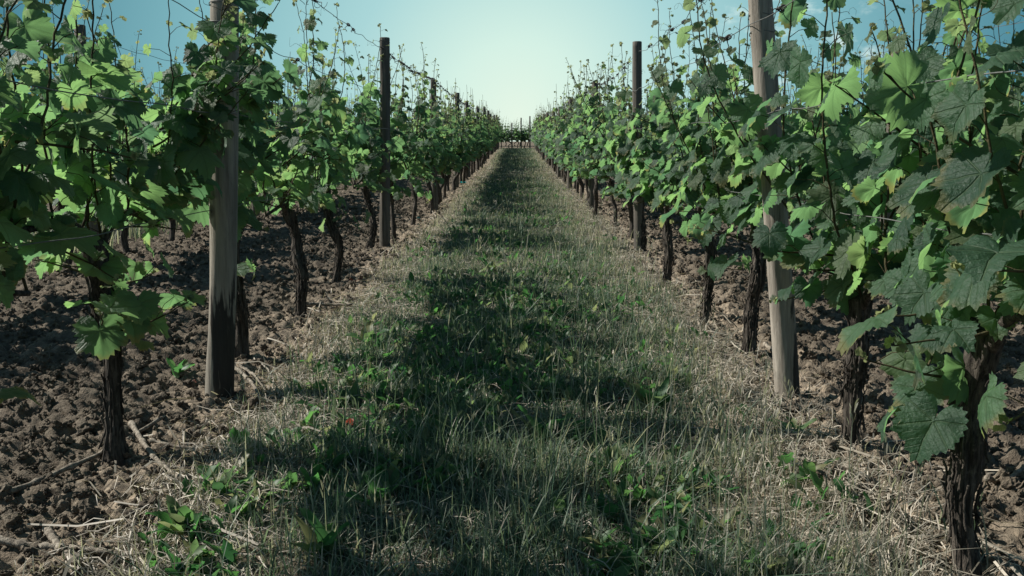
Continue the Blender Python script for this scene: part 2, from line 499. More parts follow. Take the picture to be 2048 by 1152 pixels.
# ------------------------------------------------------------------ ground sheet
def build_ground():
    xd = np.arange(-5.0, 5.001, 0.0145)
    xo = 5.0 + np.cumsum(0.06 * 1.17 ** np.arange(56)); xo = xo[xo < 4000]
    X = np.concatenate([-xo[::-1], xd, xo])
    ys = [1.3]
    while ys[-1] < 74:
        ys.append(ys[-1] + max(0.011, 0.0042 * ys[-1]))
    yo = ys[-1] + np.cumsum(0.4 * 1.17 ** np.arange(50)); yo = yo[yo < 6000]
    yb = 1.3 - np.cumsum(0.05 * 1.25 ** np.arange(26))
    Y = np.concatenate([yb[::-1], ys, yo])
    gx, gy = np.meshgrid(X, Y)
    H = ground_h(gx, gy)
    g = strip(gx, gy)
    edge = sstep(0.42, 0.72, np.abs(gx + 0.02)) * sstep(1.62, 1.05, np.abs(gx) + 0.5 * (fbm(gx * 3, gy * 3, 0, 91) - 0.5))
    alley2 = sstep(0.0, 0.3, 0.9 - np.abs(np.abs(gx + 0.06) - 4.55))
    g2 = np.maximum(g, alley2 * 0.8) * (gy < 57)
    far = np.maximum(sstep(56.5, 58, gy), sstep(40, 120, np.abs(gx)))
    tint = np.stack([g2, np.clip(edge * (gy < 57), 0, 1), far], -1).reshape(-1, 3)
    nx, ny = len(X), len(Y)
    i = np.arange(ny - 1)[:, None] * nx; j = np.arange(nx - 1)[None, :]
    q = np.stack([i + j, i + j + 1, i + nx + j + 1, i + nx + j], -1).reshape(-1, 4)
    V = np.stack([gx, gy, H], -1).reshape(-1, 3)
    o = obj('ground', mesh_data('ground', V, [q], M_SOIL, tint))
    tag(o, 'tilled brown soil with a grassed alley running to the crest', 'ground', kind='structure')
build_ground()

# loose clods lying on the tilled soil: nobody could count them
def ico(sub):
    t = (1 + 5 ** 0.5) / 2
    v = np.array([(-1, t, 0), (1, t, 0), (-1, -t, 0), (1, -t, 0), (0, -1, t), (0, 1, t), (0, -1, -t), (0, 1, -t), (t, 0, -1), (t, 0, 1), (-t, 0, -1), (-t, 0, 1)], float)
    f = np.array([(0, 11, 5), (0, 5, 1), (0, 1, 7), (0, 7, 10), (0, 10, 11), (1, 5, 9), (5, 11, 4), (11, 10, 2), (10, 7, 6), (7, 1, 8), (3, 9, 4), (3, 4, 2), (3, 2, 6), (3, 6, 8), (3, 8, 9), (4, 9, 5), (2, 4, 11), (6, 2, 10), (8, 6, 7), (9, 8, 1)])
    v /= np.linalg.norm(v[0])
    for _ in range(sub):
        vl = [tuple(x) for x in v]; idx = {}
        def mid(a, b):
            kk = (min(a, b), max(a, b))
            if kk not in idx:
                mvec = np.array(vl[a]) + np.array(vl[b]); mvec /= np.linalg.norm(mvec)
                idx[kk] = len(vl); vl.append(tuple(mvec))
            return idx[kk]
        nf = []
        for a, b, c in f:
            ab, bc, ca = mid(a, b), mid(b, c), mid(c, a)
            nf += [(a, ab, ca), (b, bc, ab), (c, ca, bc), (ab, bc, ca)]
        v, f = np.array(vl), np.array(nf)
    return v, f

def rot_random(rng, n):
    q = rng.normal(size=(n, 4)); q /= np.linalg.norm(q, axis=1)[:, None]
    w, x, y, z = q.T
    return np.stack([1 - 2 * (y * y + z * z), 2 * (x * y - z * w), 2 * (x * z + y * w), 2 * (x * y + z * w), 1 - 2 * (x * x + z * z), 2 * (y * z - x * w),
                     2 * (x * z - y * w), 2 * (y * z + x * w), 1 - 2 * (x * x + y * y)], -1).reshape(n, 3, 3)

def build_clods():
    rng = np.random.default_rng(5)
    v0, f0 = ico(2)
    protos = []
    for kk in range(8):
        d = 0.72 + 1.0 * (fbm(v0[:, 0] * 1.9 + 9 * kk + 20, v0[:, 1] * 1.6 + 20, v0[:, 2] * 1.6 + 20, 200 + kk, 3) - 0.5) * 1.6
        p = v0 * np.maximum(d, 0.3)[:, None] * np.array((1.0, 0.8, 0.65))
        protos.append(p)
    n = 38000
    y = 1.6 * (16.0 / 1.6) ** rng.random(n)
    s = np.where(rng.random(n) < 0.5, -1, 1)
    x = s * (0.86 + rng.random(n) ** 1.3 * np.minimum(2.6, 0.35 + y * 0.42))
    x = np.where((s < 0), x - 0.05, x)
    keep = (strip(x, y) < 0.25) & (np.abs(x) < 4.8) & ((np.abs(x) > 1.25) | (rng.random(n) < 0.5))
    x, y = x[keep], y[keep]; n = len(x)
    sz = 0.007 * np.exp(rng.normal(0.25, 0.60, n)) * np.minimum(1.6, 0.8 + y * 0.06)
    sz = np.clip(sz, 0.004, 0.045)
    z = ground_h(x, y) + sz * 0.25
    Rm = rot_random(rng, n); mb = MB(); pick = rng.integers(0, 8, n)
    for kk in range(8):
        idx = np.where(pick == kk)[0]
        V = np.einsum('nij,vj->nvi', Rm[idx], protos[kk]) * sz[idx][:, None, None]
        V += np.stack([x[idx], y[idx], z[idx]], -1)[:, None, :]
        Fi = (f0[None] + (np.arange(len(idx)) * len(v0))[:, None, None]).reshape(-1, 3)
        mb.add(V.reshape(-1, 3), [Fi], np.zeros((len(idx) * len(v0), 3)))
    o = obj('soil_rubble', mb.data('soil_rubble', M_SOIL, False))
    tag(o, 'loose crumbly soil clods covering the tilled ground', 'soil clods', kind='stuff')
build_clods()

# ------------------------------------------------------------------ grass, litter
def blades(rng, x, y, z, h, w, lean, dry, wide_profile=(1.0, 0.85, 0.55), az=None, flat=None):
    n = len(x)
    a = rng.random(n) * 2 * math.pi
    d = np.stack([np.cos(a), np.sin(a), np.zeros(n)], -1)
    a2 = a + math.pi / 2 + rng.normal(0, 0.5, n)
    s = np.stack([np.cos(a2), np.sin(a2), np.zeros(n)], -1)
    base = np.stack([x, y, z], -1)
    ts = (0.0, 0.4, 0.75, 1.0)
    rows = []
    for t, wf in zip(ts, (*wide_profile, 0.0)):
        up = h * (t - 0.35 * lean * t * t)
        p = base + d * (h * lean * t ** 1.6)[:, None]
        p[:, 2] += up
        if t < 1:
            rows.append(p - s * (w * wf * 0.5)[:, None]); rows.append(p + s * (w * wf * 0.5)[:, None])
        else:
            rows.append(p)
    V = np.stack(rows, 1)                       # n,7,3
    o = (np.arange(n) * 7)[:, None]
    q = np.concatenate([o + np.array([[0, 1, 3, 2]]), o + np.array([[2, 3, 5, 4]])])
    tri = o + np.array([[4, 5, 6]])
    T = np.stack([dry, rng.random(n), np.zeros(n)], -1)
    return V.reshape(-1, 3), [q, tri], np.repeat(T, 7, axis=0)

def build_grass():
    rng = np.random.default_rng(11)
    mb = MB()
    for (y0, y1, n) in ((1.7, 4.5, 82000), (4.5, 9, 62000), (9, 20, 60000), (20, 57, 62000)):
        y = y0 + (y1 - y0) * rng.random(n) ** 1.15
        x = -1.12 + 2.24 * rng.random(n)
        g = strip(x, y)
        clump = fbm(x * 4.5, y * 4.5, 0, 301, 3)
        keep = rng.random(n) < (g * (0.45 + 0.9 * sstep(0.35, 0.62, clump)) + 0.07)
        x, y, g, clump = x[keep], y[keep], g[keep], clump[keep]; n = len(x)
        edge = sstep(0.42, 0.98, np.abs(x + 0.03))
        patch = fbm(x * 1.4, y * 0.9, 0, 311, 3)
        pdry = np.clip(0.09 + 0.62 * edge ** 1.5 + 1.3 * (patch - 0.5) + 0.12 * sstep(3, 9, y), 0.06, 0.97)
        dry = np.clip((rng.random(n) < pdry) * 0.75 + rng.normal(0.12, 0.12, n), 0, 1)
        h = (0.022 + 0.052 * rng.random(n) ** 1.6 + 0.05 * sstep(0.55, 0.75, clump)) * (0.75 + 0.5 * rng.random(n))
        h = 0.86 * h * (1 - 0.25 * edge) * (1.0 + 0.25 * sstep(4, 9, y))
        tall = rng.random(n) < 0.03 + 0.05 * (y < 5)
        h = np.where(tall, h * 2.0 + 0.05, h)
        w = (0.0022 + 0.0022 * rng.random(n)) * (1 + y * 0.085)
        lean = np.abs(rng.normal(0.5, 0.5, n)); lean = np.clip(lean, 0, 1.9)
        mb.add(*blades(rng, x, y, ground_h(x, y) - 0.004, h, w, lean, dry))
    # tall straw stems along the sunny edge and on the alley, with seed heads
    n = 330
    y = 2.1 + 12 * rng.random(n) ** 1.7
    x = np.where(rng.random(n) < 0.65, 0.45 + 0.5 * rng.random(n), -0.9 + 1.6 * rng.random(n))
    h = 0.15 + 0.17 * rng.random(n)
    mb.add(*blades(rng, x, y, ground_h(x, y), h, 0.0022 + 0.0002 * y, np.abs(rng.normal(0.12, 0.14, n)), np.clip(rng.normal(0.75, 0.2, n), 0, 1), (1, 0.9, 0.8)))
    hd = []
    for k_ in range(0, n, 2):
        m = 9
        zz = ground_h(x[k_], y[k_]) + h[k_] * (0.80 + 0.28 * rng.random(m))
        xx, yy = x[k_] + rng.normal(0, 0.006, m), y[k_] + rng.normal(0, 0.006, m)
        mb.add(*blades(rng, xx, yy, zz, np.full(m, 0.028), np.full(m, 0.0045), np.full(m, 0.35), np.clip(rng.normal(0.85, 0.1, m), 0, 1), (0.5, 1, 0.7)))
    # grasses on the neighbouring alley beyond the shaded row and on the headland
    n = 14000
    y = 5 + 26 * rng.random(n); x = -4.55 + 1.7 * (rng.random(n) - 0.5)
    mb.add(*blades(rng, x, y, ground_h(x, y), 0.10 + 0.22 * rng.random(n), 0.004 + 0.0006 * y, np.abs(rng.normal(0.3, 0.25, n)), np.clip(rng.normal(0.55, 0.3, n), 0, 1)))
    o = obj('grass', mb.data('grass', M_GRASS, True))
    tag(o, 'short mixed green and straw coloured grass on the alley', 'grass', kind='stuff')

    # dead straw lying flat
    mb = MB()
    n = 52000
    y = 1.7 * (30 / 1.7) ** rng.random(n)
    e = rng.random(n)
    side = np.where(rng.random(n) < 0.5, -1, 1)
    x = np.where(e < 0.60, side * (0.90 + rng.normal(0, 0.10, n)), -0.85 + 1.7 * rng.random(n))
    L = 0.02 + 0.12 * rng.random(n) ** 2.2
    a = rng.random(n) * 2 * math.pi
    d = np.stack([np.cos(a), np.sin(a)], -1)
    w = (0.0009 + 0.0016 * rng.random(n)) * (1 + 0.11 * y)
    tw = (rng.random(n) < 0.012) & (np.abs(x) > 0.7)
    L = np.where(tw, L * 1.2 + 0.12, L); w = np.where(tw, w * 1.5 + 0.0022, w)
    x = np.where(tw & (rng.random(n) < .7), x + np.sign(x) * 0.35 * rng.random(n), x)
    s = np.stack([-d[:, 1], d[:, 0]], -1)
    cur = rng.normal(0, 0.18, n)
    rows = []
    lift = 0.004 + 0.022 * rng.random(n)
    for t in (0, 0.5, 1.0):
        px = x + d[:, 0] * L * t + s[:, 0] * L * cur * t * (1 - t) * 2
        py = y + d[:, 1] * L * t + s[:, 1] * L * cur * t * (1 - t) * 2
        z = ground_h(px, py) + lift * (1 + 0.6 * math.sin(t * 3.1)) + rng.normal(0, 0.006, n)
        for sg in (-0.5, 0.5):
            rows.append(np.stack([px + s[:, 0] * w * sg, py + s[:, 1] * w * sg, z + w * sg * 0.5], -1))
    V = np.stack(rows, 1)
    oi = (np.arange(n) * 6)[:, None]
    q = np.concatenate([oi + np.array([[0, 1, 3, 2]]), oi + np.array([[2, 3, 5, 4]])])
    T = np.repeat(np.stack([np.clip(rng.normal(0.75, 0.25, n), 0, 1), rng.random(n), np.zeros(n)], -1), 6, axis=0)
    mb.add(V.reshape(-1, 3), [q], T)
    o = obj('straw_litter', mb.data('straw_litter', M_LITTER, True))
    tag(o, 'pale dead straw and chaff lying along both edges of the grass', 'straw', kind='stuff')
build_grass()

# ------------------------------------------------------------------ broad weed leaves
def weed_leaf(rng, base, L, W, az, tilt, curve):
    """One oblong dock or dandelion leaf: 7 cross rows of 3 points."""
    t = np.linspace(0, 1, 8)
    prof = np.sin(np.clip(t * 0.93 + 0.07, 0, 1) ** 0.8 * math.pi) ** 0.8 * 0.5 * W
    prof[0] = 0.06 * W
    if rng.random() < 0.4:
        prof *= 1 + 0.25 * np.where(np.arange(8) % 2, 1, -1) * (np.arange(8) > 0)
    ang = tilt - curve * t
    step = L / 7
    r = np.concatenate([[0], np.cumsum(np.cos(ang[:-1]) * step)]); z = np.concatenate([[0], np.cumsum(np.sin(ang[:-1]) * step)])
    d = np.array((math.cos(az), math.sin(az), 0)); s = np.array((-math.sin(az), math.cos(az), 0))
    mid = base + r[:, None] * d + z[:, None] * np.array((0, 0, 1.0))
    fold = prof * rng.uniform(0.15, 0.6)
    up = np.stack([-np.sin(ang) * d[0], -np.sin(ang) * d[1], np.cos(ang)], -1)
    wob = 0.12 * W * np.sin(t * rng.uniform(6, 11) + rng.random() * 6)
    Lp = mid + prof[:, None] * s + up * (fold + wob)[:, None]
    Rp = mid - prof[:, None] * s + up * (fold - wob)[:, None]
    V = np.stack([Lp, mid, Rp], 1).reshape(-1, 3)
    i = np.arange(7)[:, None] * 3
    q = np.concatenate([i + np.array([[0, 1, 4, 3]]), i + np.array([[1, 2, 5, 4]])])
    T = np.tile((rng.random(), rng.random() ** 4 * 0.7, 0), (24, 1))
    return V, [q], T

def build_weed_cover():
    rng = np.random.default_rng(23)
    mb = MB()
    for _ in range(3800):
        y = 2.0 * (22 / 2.0) ** (rng.random() ** 1.25)
        x = rng.normal(-0.08, 0.40) if rng.random() < 0.8 else rng.uniform(-0.9, 0.9)
        if abs(x) > 0.95 or fbm(x * 2.3, y * 1.5, 0, 77, 2) < 0.43: continue
        z = float(ground_h(x, y))
        for _k in range(rng.integers(1, 5)):
            L = rng.uniform(0.035, 0.095); W = L * rng.uniform(0.28, 0.5)
            mb.add(*weed_leaf(rng, np.array((x + rng.normal(0, 0.02), y + rng.normal(0, 0.02), z)), L, W, rng.random() * 6.28, rng.uniform(0.4, 1.45), rng.uniform(0.1, 1.0)))
    o = obj('weeds', mb.data('weeds', M_WEED))
    tag(o, 'small broad weed leaves scattered low through the grass', 'weeds', kind='stuff')
build_weed_cover()

WEEDS = [  # px, py of the base, leaf length, leaves, label
    (735, 690, .13, 6, 'dark dock plant standing alone at the straw edge beside the tall stained post'),
    (1310, 822, .15, 7, 'large dark dock clump with upright oblong leaves on the sunny side of the grass'),
    (445, 1010, .10, 6, 'pale green dandelion rosette on the soil edge with a single bright upright leaf'),
    (370, 1075, .10, 7, 'bright green weed rosette on the dark soil lowest beside the fallen canes'),
    (690, 905, .10, 6, 'serrated dandelion clump below the red brown curled dead leaf'),
    (880, 850, .09, 4, 'single bright round leaved weed in the shadowed middle of the grass'),
    (1085, 890, .14, 5, 'dark upright dock leaves rising from the shaded middle grass'),
    (1115, 1035, .09, 4, 'small bright weed leaf catching light at the grass bottom'),
    (640, 1120, .12, 7, 'dense leafy weed patch at the lower shaded edge of the grass'),
    (1225, 960, .11, 6, 'folded dock plant beside the arching oat stem'),
    (1345, 760, .11, 5, 'bright green leafy weed at the sunny straw edge near the peeling post'),
    (1590, 865, .08, 6, 'little green seedling clump on the soil beside the peeling post foot'),
    (355, 758, .09, 7, 'small flat green weed on bare clods before the tall stained post'),
    (1120, 640, .13, 5, 'upright dark weed leaves where the long shade ends across the grass'),
    (980, 545, .13, 6, 'leafy weed patch in the shaded alley between the second posts'),
    (760, 1010, .11, 5, 'tall narrow weed leaves with a yellow flower bud in deep shade'),
]
for px, py, L, nl, lab in WEEDS:
    rng = np.random.default_rng(px)
    p = ground(px, py); p[2] = float(ground_h(p[0], p[1]))
    root = empty('weed_plant', p)
    tag(root, lab, 'weed', 'broad leaved weeds growing in the alley')
    for k_ in range(nl):
        mb = MB()
        mb.add(*weed_leaf(rng, np.array((rng.normal(0, .01), rng.normal(0, .01), 0)), L * rng.uniform(.7, 1.2), L * rng.uniform(.32, .48), 6.28 * k_ / nl + rng.normal(0, .4), rng.uniform(.6, 1.4), rng.uniform(.1, .9)))
        obj('leaf', mb.data('weed_leaf', M_WEED), root)

# ------------------------------------------------------------------ grape leaves
def leaf_outline(th, rng, teeth):
    """Radius of a five lobed vine leaf at angle th from its tip direction."""
    a = np.abs((th + math.pi) % (2 * math.pi) - math.pi)
    j = lambda s: rng.normal(0, s)
    ka = np.radians([0, 27 + j(2), 54 + j(2), 80 + j(3), 108 + j(3), 138, 160, 172, 180])
    kr = np.array([1.0 + j(.05), 0.77 + j(.06), 0.90 + j(.05), 0.71 + j(.05), 0.76 + j(.04), 0.70, 0.56, 0.30, 0.06])
    i = np.clip(np.searchsorted(ka, a, side='right') - 1, 0, len(ka) - 2)
    t = (a - ka[i]) / (ka[i + 1] - ka[i])
    t = np.clip(t, 0, 1)
    lobe = np.where(kr[i] > kr[i + 1], t ** 0.85, 1 - (1 - t) ** 0.85)
    r = kr[i] + (kr[i + 1] - kr[i]) * lobe
    if teeth:
        r = r * (1 + np.where(np.arange(len(th)) % 2, 1, -1) * rng.uniform(0.025, 0.11, len(th)) * (a < 2.7) + 0.05 * (vnoise(np.cos(th) * 3 + 7, np.sin(th) * 3 + 7, 0, int(rng.integers(1, 999))) - .5) * 2)
    return r

def leaf_variant(seed, lod):
    rng = np.random.default_rng(seed)
    N, rings, teeth = {0: (54, (0.27, 0.52, 0.78, 1.0), True), 1: (22, (0.5, 1.0), True), 2: (10, (1.0,), False)}[lod]
    th = np.linspace(0, 2 * math.pi, N, endpoint=False)
    r = leaf_outline(th, rng, teeth)
    if lod == 2: r = np.maximum(r, 0.3)
    fold, droop, ph, wav = rng.uniform(-0.15, 0.5), rng.uniform(0.05, 0.75), rng.random() * 6, rng.uniform(0.05, 0.17)
    side = rng.uniform(-0.25, 0.25)
    P = [np.zeros((1, 3))]
    veins = np.radians([0, 52, 106])
    for f in rings:
        rr = r * f
        x, y = rr * np.sin(th), rr * np.cos(th)
        a = np.abs((th + math.pi) % (2 * math.pi) - math.pi)
        near = np.min(np.abs(a[:, None] - veins[None]), axis=1)
        z = fold * np.abs(x) - droop * np.maximum(0, y) ** 2 * 0.8 - droop * 0.55 * x * x + side * x * y
        z = z + 0.11 * np.minimum(1, near / 0.35) * f * (1.15 - f) + wav * f * f * np.sin(4 * th + ph) * rr
        z = z + 0.16 * (vnoise(x * 2.6 + 9, y * 2.6 + 9, 0, seed) - .5) * f + (0.07 * (vnoise(x * 7 + 9, y * 7 + 9, 0, seed + 1) - .5) if lod == 0 else 0)
        P.append(np.stack([x, y, z], -1))
    V = np.concatenate(P)
    j, j2 = np.arange(N), (np.arange(N) + 1) % N
    F = [np.stack([np.zeros(N, int), 1 + j2, 1 + j], -1)]
    for k_ in range(len(rings) - 1):
        a, b = 1 + k_ * N, 1 + (k_ + 1) * N
        F.append(np.stack([a + j, a + j2, b + j2, b + j], -1))
    return V, F, V[:, :2].copy()
LEAVES = {lod: [leaf_variant(700 + 31 * lod + i, lod) for i in range(9)] for lod in (0, 1, 2)}

def leaf_batch(rng, mb, pos, tip, nor, size, tint, lod):
    """Place one leaf per row of pos: tip = direction of the blade, nor = its upper face."""
    pos, tip, nor = (np.asarray(a, float) for a in (pos, tip, nor))
    if len(pos) == 0: return
    nor = nor / (np.linalg.norm(nor, axis=1)[:, None] + 1e-9)
    tip = tip - nor * (tip * nor).sum(1)[:, None]
    tip /= np.linalg.norm(tip, axis=1)[:, None] + 1e-9
    lat = np.cross(tip, nor)
    M = np.stack([lat, tip, nor], -1) * np.asarray(size)[:, None, None]
    pick = rng.integers(0, 9, len(pos))
    for k_ in range(9):
        idx = np.where(pick == k_)[0]
        if len(idx) == 0: continue
        v, F, uv = LEAVES[lod][k_]
        V = np.einsum('nij,vj->nvi', M[idx], v) + pos[idx][:, None, :]
        off = (np.arange(len(idx)) * len(v))[:, None, None]
        Fs = [(f[None] + off).reshape(-1, f.shape[1]) for f in F]
        mb.add(V.reshape(-1, 3), Fs, np.repeat(np.asarray(tint)[idx], len(v), axis=0), np.tile(uv, (len(idx), 1)))

# ------------------------------------------------------------------ vines
def curl(rng, p, d, L, turns=1.6, r=0.0012, ns=3):
    t = np.linspace(0, 1, 14)
    d = d / np.linalg.norm(d)
    a = np.cross(d, rng.normal(size=3)); a /= np.linalg.norm(a); b = np.cross(d, a)
    rad = L * 0.20 * t ** 1.5
    ang = turns * 6.28 * t ** 1.6
    P = p + d * (L * t * (1 - 0.35 * t))[:, None] + rad[:, None] * (np.cos(ang)[:, None] * a + np.sin(ang)[:, None] * b) - rad[:, None] * a * 0
    return tube(P, r * (1 - 0.5 * t), ns)

def grow_shoot(rng, p0, tipv, length, lod, stem, fol, size0, young_from=0.62, tendrils=True, outward=None, dens=0.060, r0=0.0042):
    """A leafy shoot from p0 along tipv: stem tubes into MB stem, leaves into MB fol."""
    n = max(4, int(length / 0.09))
    tipv = np.asarray(tipv, float); tipv = tipv / np.linalg.norm(tipv)
    pts = [np.array(p0, float)]
    d = tipv.copy()
    for i in range(n):
        d = d + rng.normal(0, 0.10 if lod < 2 else 0.06, 3) + np.array((0, 0, 0.03))
        if young_from < 0.9: d[0] *= 0.88; d[1] *= 0.95
        d /= np.linalg.norm(d)
        pts.append(pts[-1] + d * length / n)
    nn = max(8, int(length / 0.035)) if lod < 2 else max(4, int(length / 0.16))
    P = spline(pts, nn)
    t = np.linspace(0, 1, nn)
    rad = r0 * (1 - 0.62 * t) * (1.0, 1.5, 2.1)[lod]
    if lod == 0:
        zig = np.where(np.arange(nn) % 2, 1, -1)[:, None] * 0.0022 * np.array((0.7, 0.7, 0))
        P = P + zig
    stem.add(*tube(P, rad, {0: 7, 1: 4, 2: 3}[lod]))
    nodes = np.arange(0.05, length - 0.01, dens * (1.0 if lod < 2 else 1.15))
    pos, tip, nor, siz, tnt = [], [], [], [], []
    ph = rng.random() * 6.28
    for i, s in enumerate(nodes):
        f = s / length
        if rng.random() < 0.07: continue
        q = P[min(nn - 1, int(f * (nn - 1)))]
        az = ph + math.pi * i + rng.normal(0, 0.55)
        out = np.array((math.cos(az), 0.8 * math.sin(az), 0.0))
        if outward is not None: out = out + outward * rng.uniform(0.0, 0.9)
        out /= np.linalg.norm(out) + 1e-9
        shrink = 1 - sstep(young_from - 0.25, 1.05, f) * 0.86
        sz = size0 * shrink * rng.uniform(0.55, 1.28)
        pl = (0.045 + 0.065 * rng.random()) * (0.4 + 0.6 * shrink)
        pd = out + np.array((0, 0, rng.uniform(0.1, 0.85))); pd /= np.linalg.norm(pd)
        e = q + pd * pl
        if lod < 2:
            mid = q + pd * pl * 0.5 + np.array((0, 0, 0.12 * pl))
            stem.add(*tube(np.array([q, mid, e]), np.array((0.0017, 0.0013, 0.0013)) * (0.6 + 0.4 * shrink), 3, cap=False))
        yg = float(sstep(young_from - 0.05, 0.98, f)) if young_from < 0.9 else 0.0
        nv = out * rng.uniform(0.35, 1.05) + np.array((0, 0, rng.uniform(0.25, 0.9))) + 0.28 * SUN_DIR + rng.normal(0, 0.26, 3)
        tv = out * 0.7 + np.array((0, 0, -rng.uniform(0.25, 1.5))) + rng.normal(0, 0.35, 3)
        if yg > 0.5: tv[2] += 0.9
        pos.append(e); tip.append(tv); nor.append(nv); siz.append(sz)
        tnt.append((rng.random(), np.clip(yg * rng.uniform(0.5, 1.0) + (0.3 if rng.random() < 0.06 else 0), 0, 1), rng.random()))
        if lod < 2 and tendrils and f > 0.35 and rng.random() < 0.22:
            stem.add(*curl(rng, q, -out + np.array((0, 0, rng.uniform(0.0, 0.9))), rng.uniform(0.07, 0.17), rng.uniform(0.5, 2.2), 0.0011))
        # a side bud now and then
        if lod < 2 and 0.12 < f < 0.75 and rng.random() < 0.34:
            for _k in range(rng.integers(1, 3)):
                o2 = out * rng.uniform(-0.6, 0.6) + rng.normal(0, 0.6, 3)
                e2 = q + o2 * 0.05
                pos.append(e2); tip.append(o2 + np.array((0, 0, -0.3))); nor.append(rng.normal(0, 0.5, 3) + np.array((0, 0, 0.8)))
                siz.append(size0 * rng.uniform(0.3, 0.55) * shrink); tnt.append((rng.random(), rng.uniform(0, 0.4), rng.random()))
    # rosette of folded baby leaves at the growing tip
    if lod < 2:
        for _k in range(4):
            o2 = rng.normal(0, 1, 3) + np.array((0, 0, 0.8)); o2 /= np.linalg.norm(o2)
            pos.append(P[-1] + o2 * 0.012); tip.append(o2); nor.append(rng.normal(0, 1, 3)); siz.append(0.012 * rng.uniform(0.7, 1.5)); tnt.append((0.6, 0.9, 0))
    if lod == 2: siz = list(np.array(siz) * 1.12)
    leaf_batch(rng, fol, pos, tip, nor, siz, tnt, lod)
    return P

def trunk_mesh(rng, path, r0, lod, head=True):
    m, ns = {0: (70, 36), 1: (26, 14), 2: (8, 7)}[lod]
    P = spline(path, m)
    t = np.linspace(0, 1, m)
    if lod < 2:
        P = P + 0.034 * np.stack([vnoise(t * 5, rng.random() * 50, 0, 1) - .5, vnoise(t * 6, rng.random() * 50, 0, 2) - .5, 0 * t], -1) * np.sin(t * math.pi)[:, None]
    rad = r0 * (1.28 - 0.45 * sstep(0, 0.16, t) + 0.10 * np.sin(t * 7 + rng.random() * 6) + 0.10 * (vnoise(t * 5, rng.random() * 90, 0, 5) - 0.5) * 2)
    if head: rad = rad * (1 + 0.35 * sstep(0.78, 0.92, t))
    th = np.linspace(0, 2 * math.pi, ns, endpoint=False)
    tw = 2.0 * t[:, None] + rng.random() * 9
    cx, sx = np.cos(th[None] + tw * 0.5), np.sin(th[None] + tw * 0.5)
    sd = int(rng.integers(1, 900))
    L = float(np.linalg.norm(np.diff(P, axis=0), axis=1).sum())
    ridge = 1 - np.abs(2 * vnoise(cx * 5.5 + 30, sx * 5.5 + 30, t[:, None] * L * 4, sd) - 1)
    fine = 1 - np.abs(2 * vnoise(cx * 10 + 30, sx * 10 + 30, t[:, None] * L * 12, sd + 1) - 1)
    lump = vnoise(cx * 1.4 + 9, sx * 1.4 + 9, t[:, None] * L * 9, sd + 2)
    disp = 0.58 + 0.30 * ridge ** 1.5 + 0.16 * fine + 0.34 * (lump - 0.5)
    V, F = tube(P, rad, ns, disp)
    mb = MB(); mb.add(V, F)
    if lod == 0:      # peeling strips of bark
        T, A, B = frames(P)
        for _ in range(60):
            i0 = int(rng.integers(3, m - 16)); ln = int(rng.integers(6, 15)); a = rng.random() * 6.28
            idx = np.arange(i0, i0 + ln)
            off = rad[idx] * (1.0 + 0.10 * rng.random()) + 0.016 * rng.random() * np.abs(np.linspace(-1, 1, ln)) ** 3
            Q = P[idx] + off[:, None] * (math.cos(a) * A[idx] + math.sin(a) * B[idx]) + rng.normal(0, 0.001, (ln, 3))
            mb.add(*tube(Q, 0.0018 + 0.0018 * rng.random(), 4))
    return mb, P

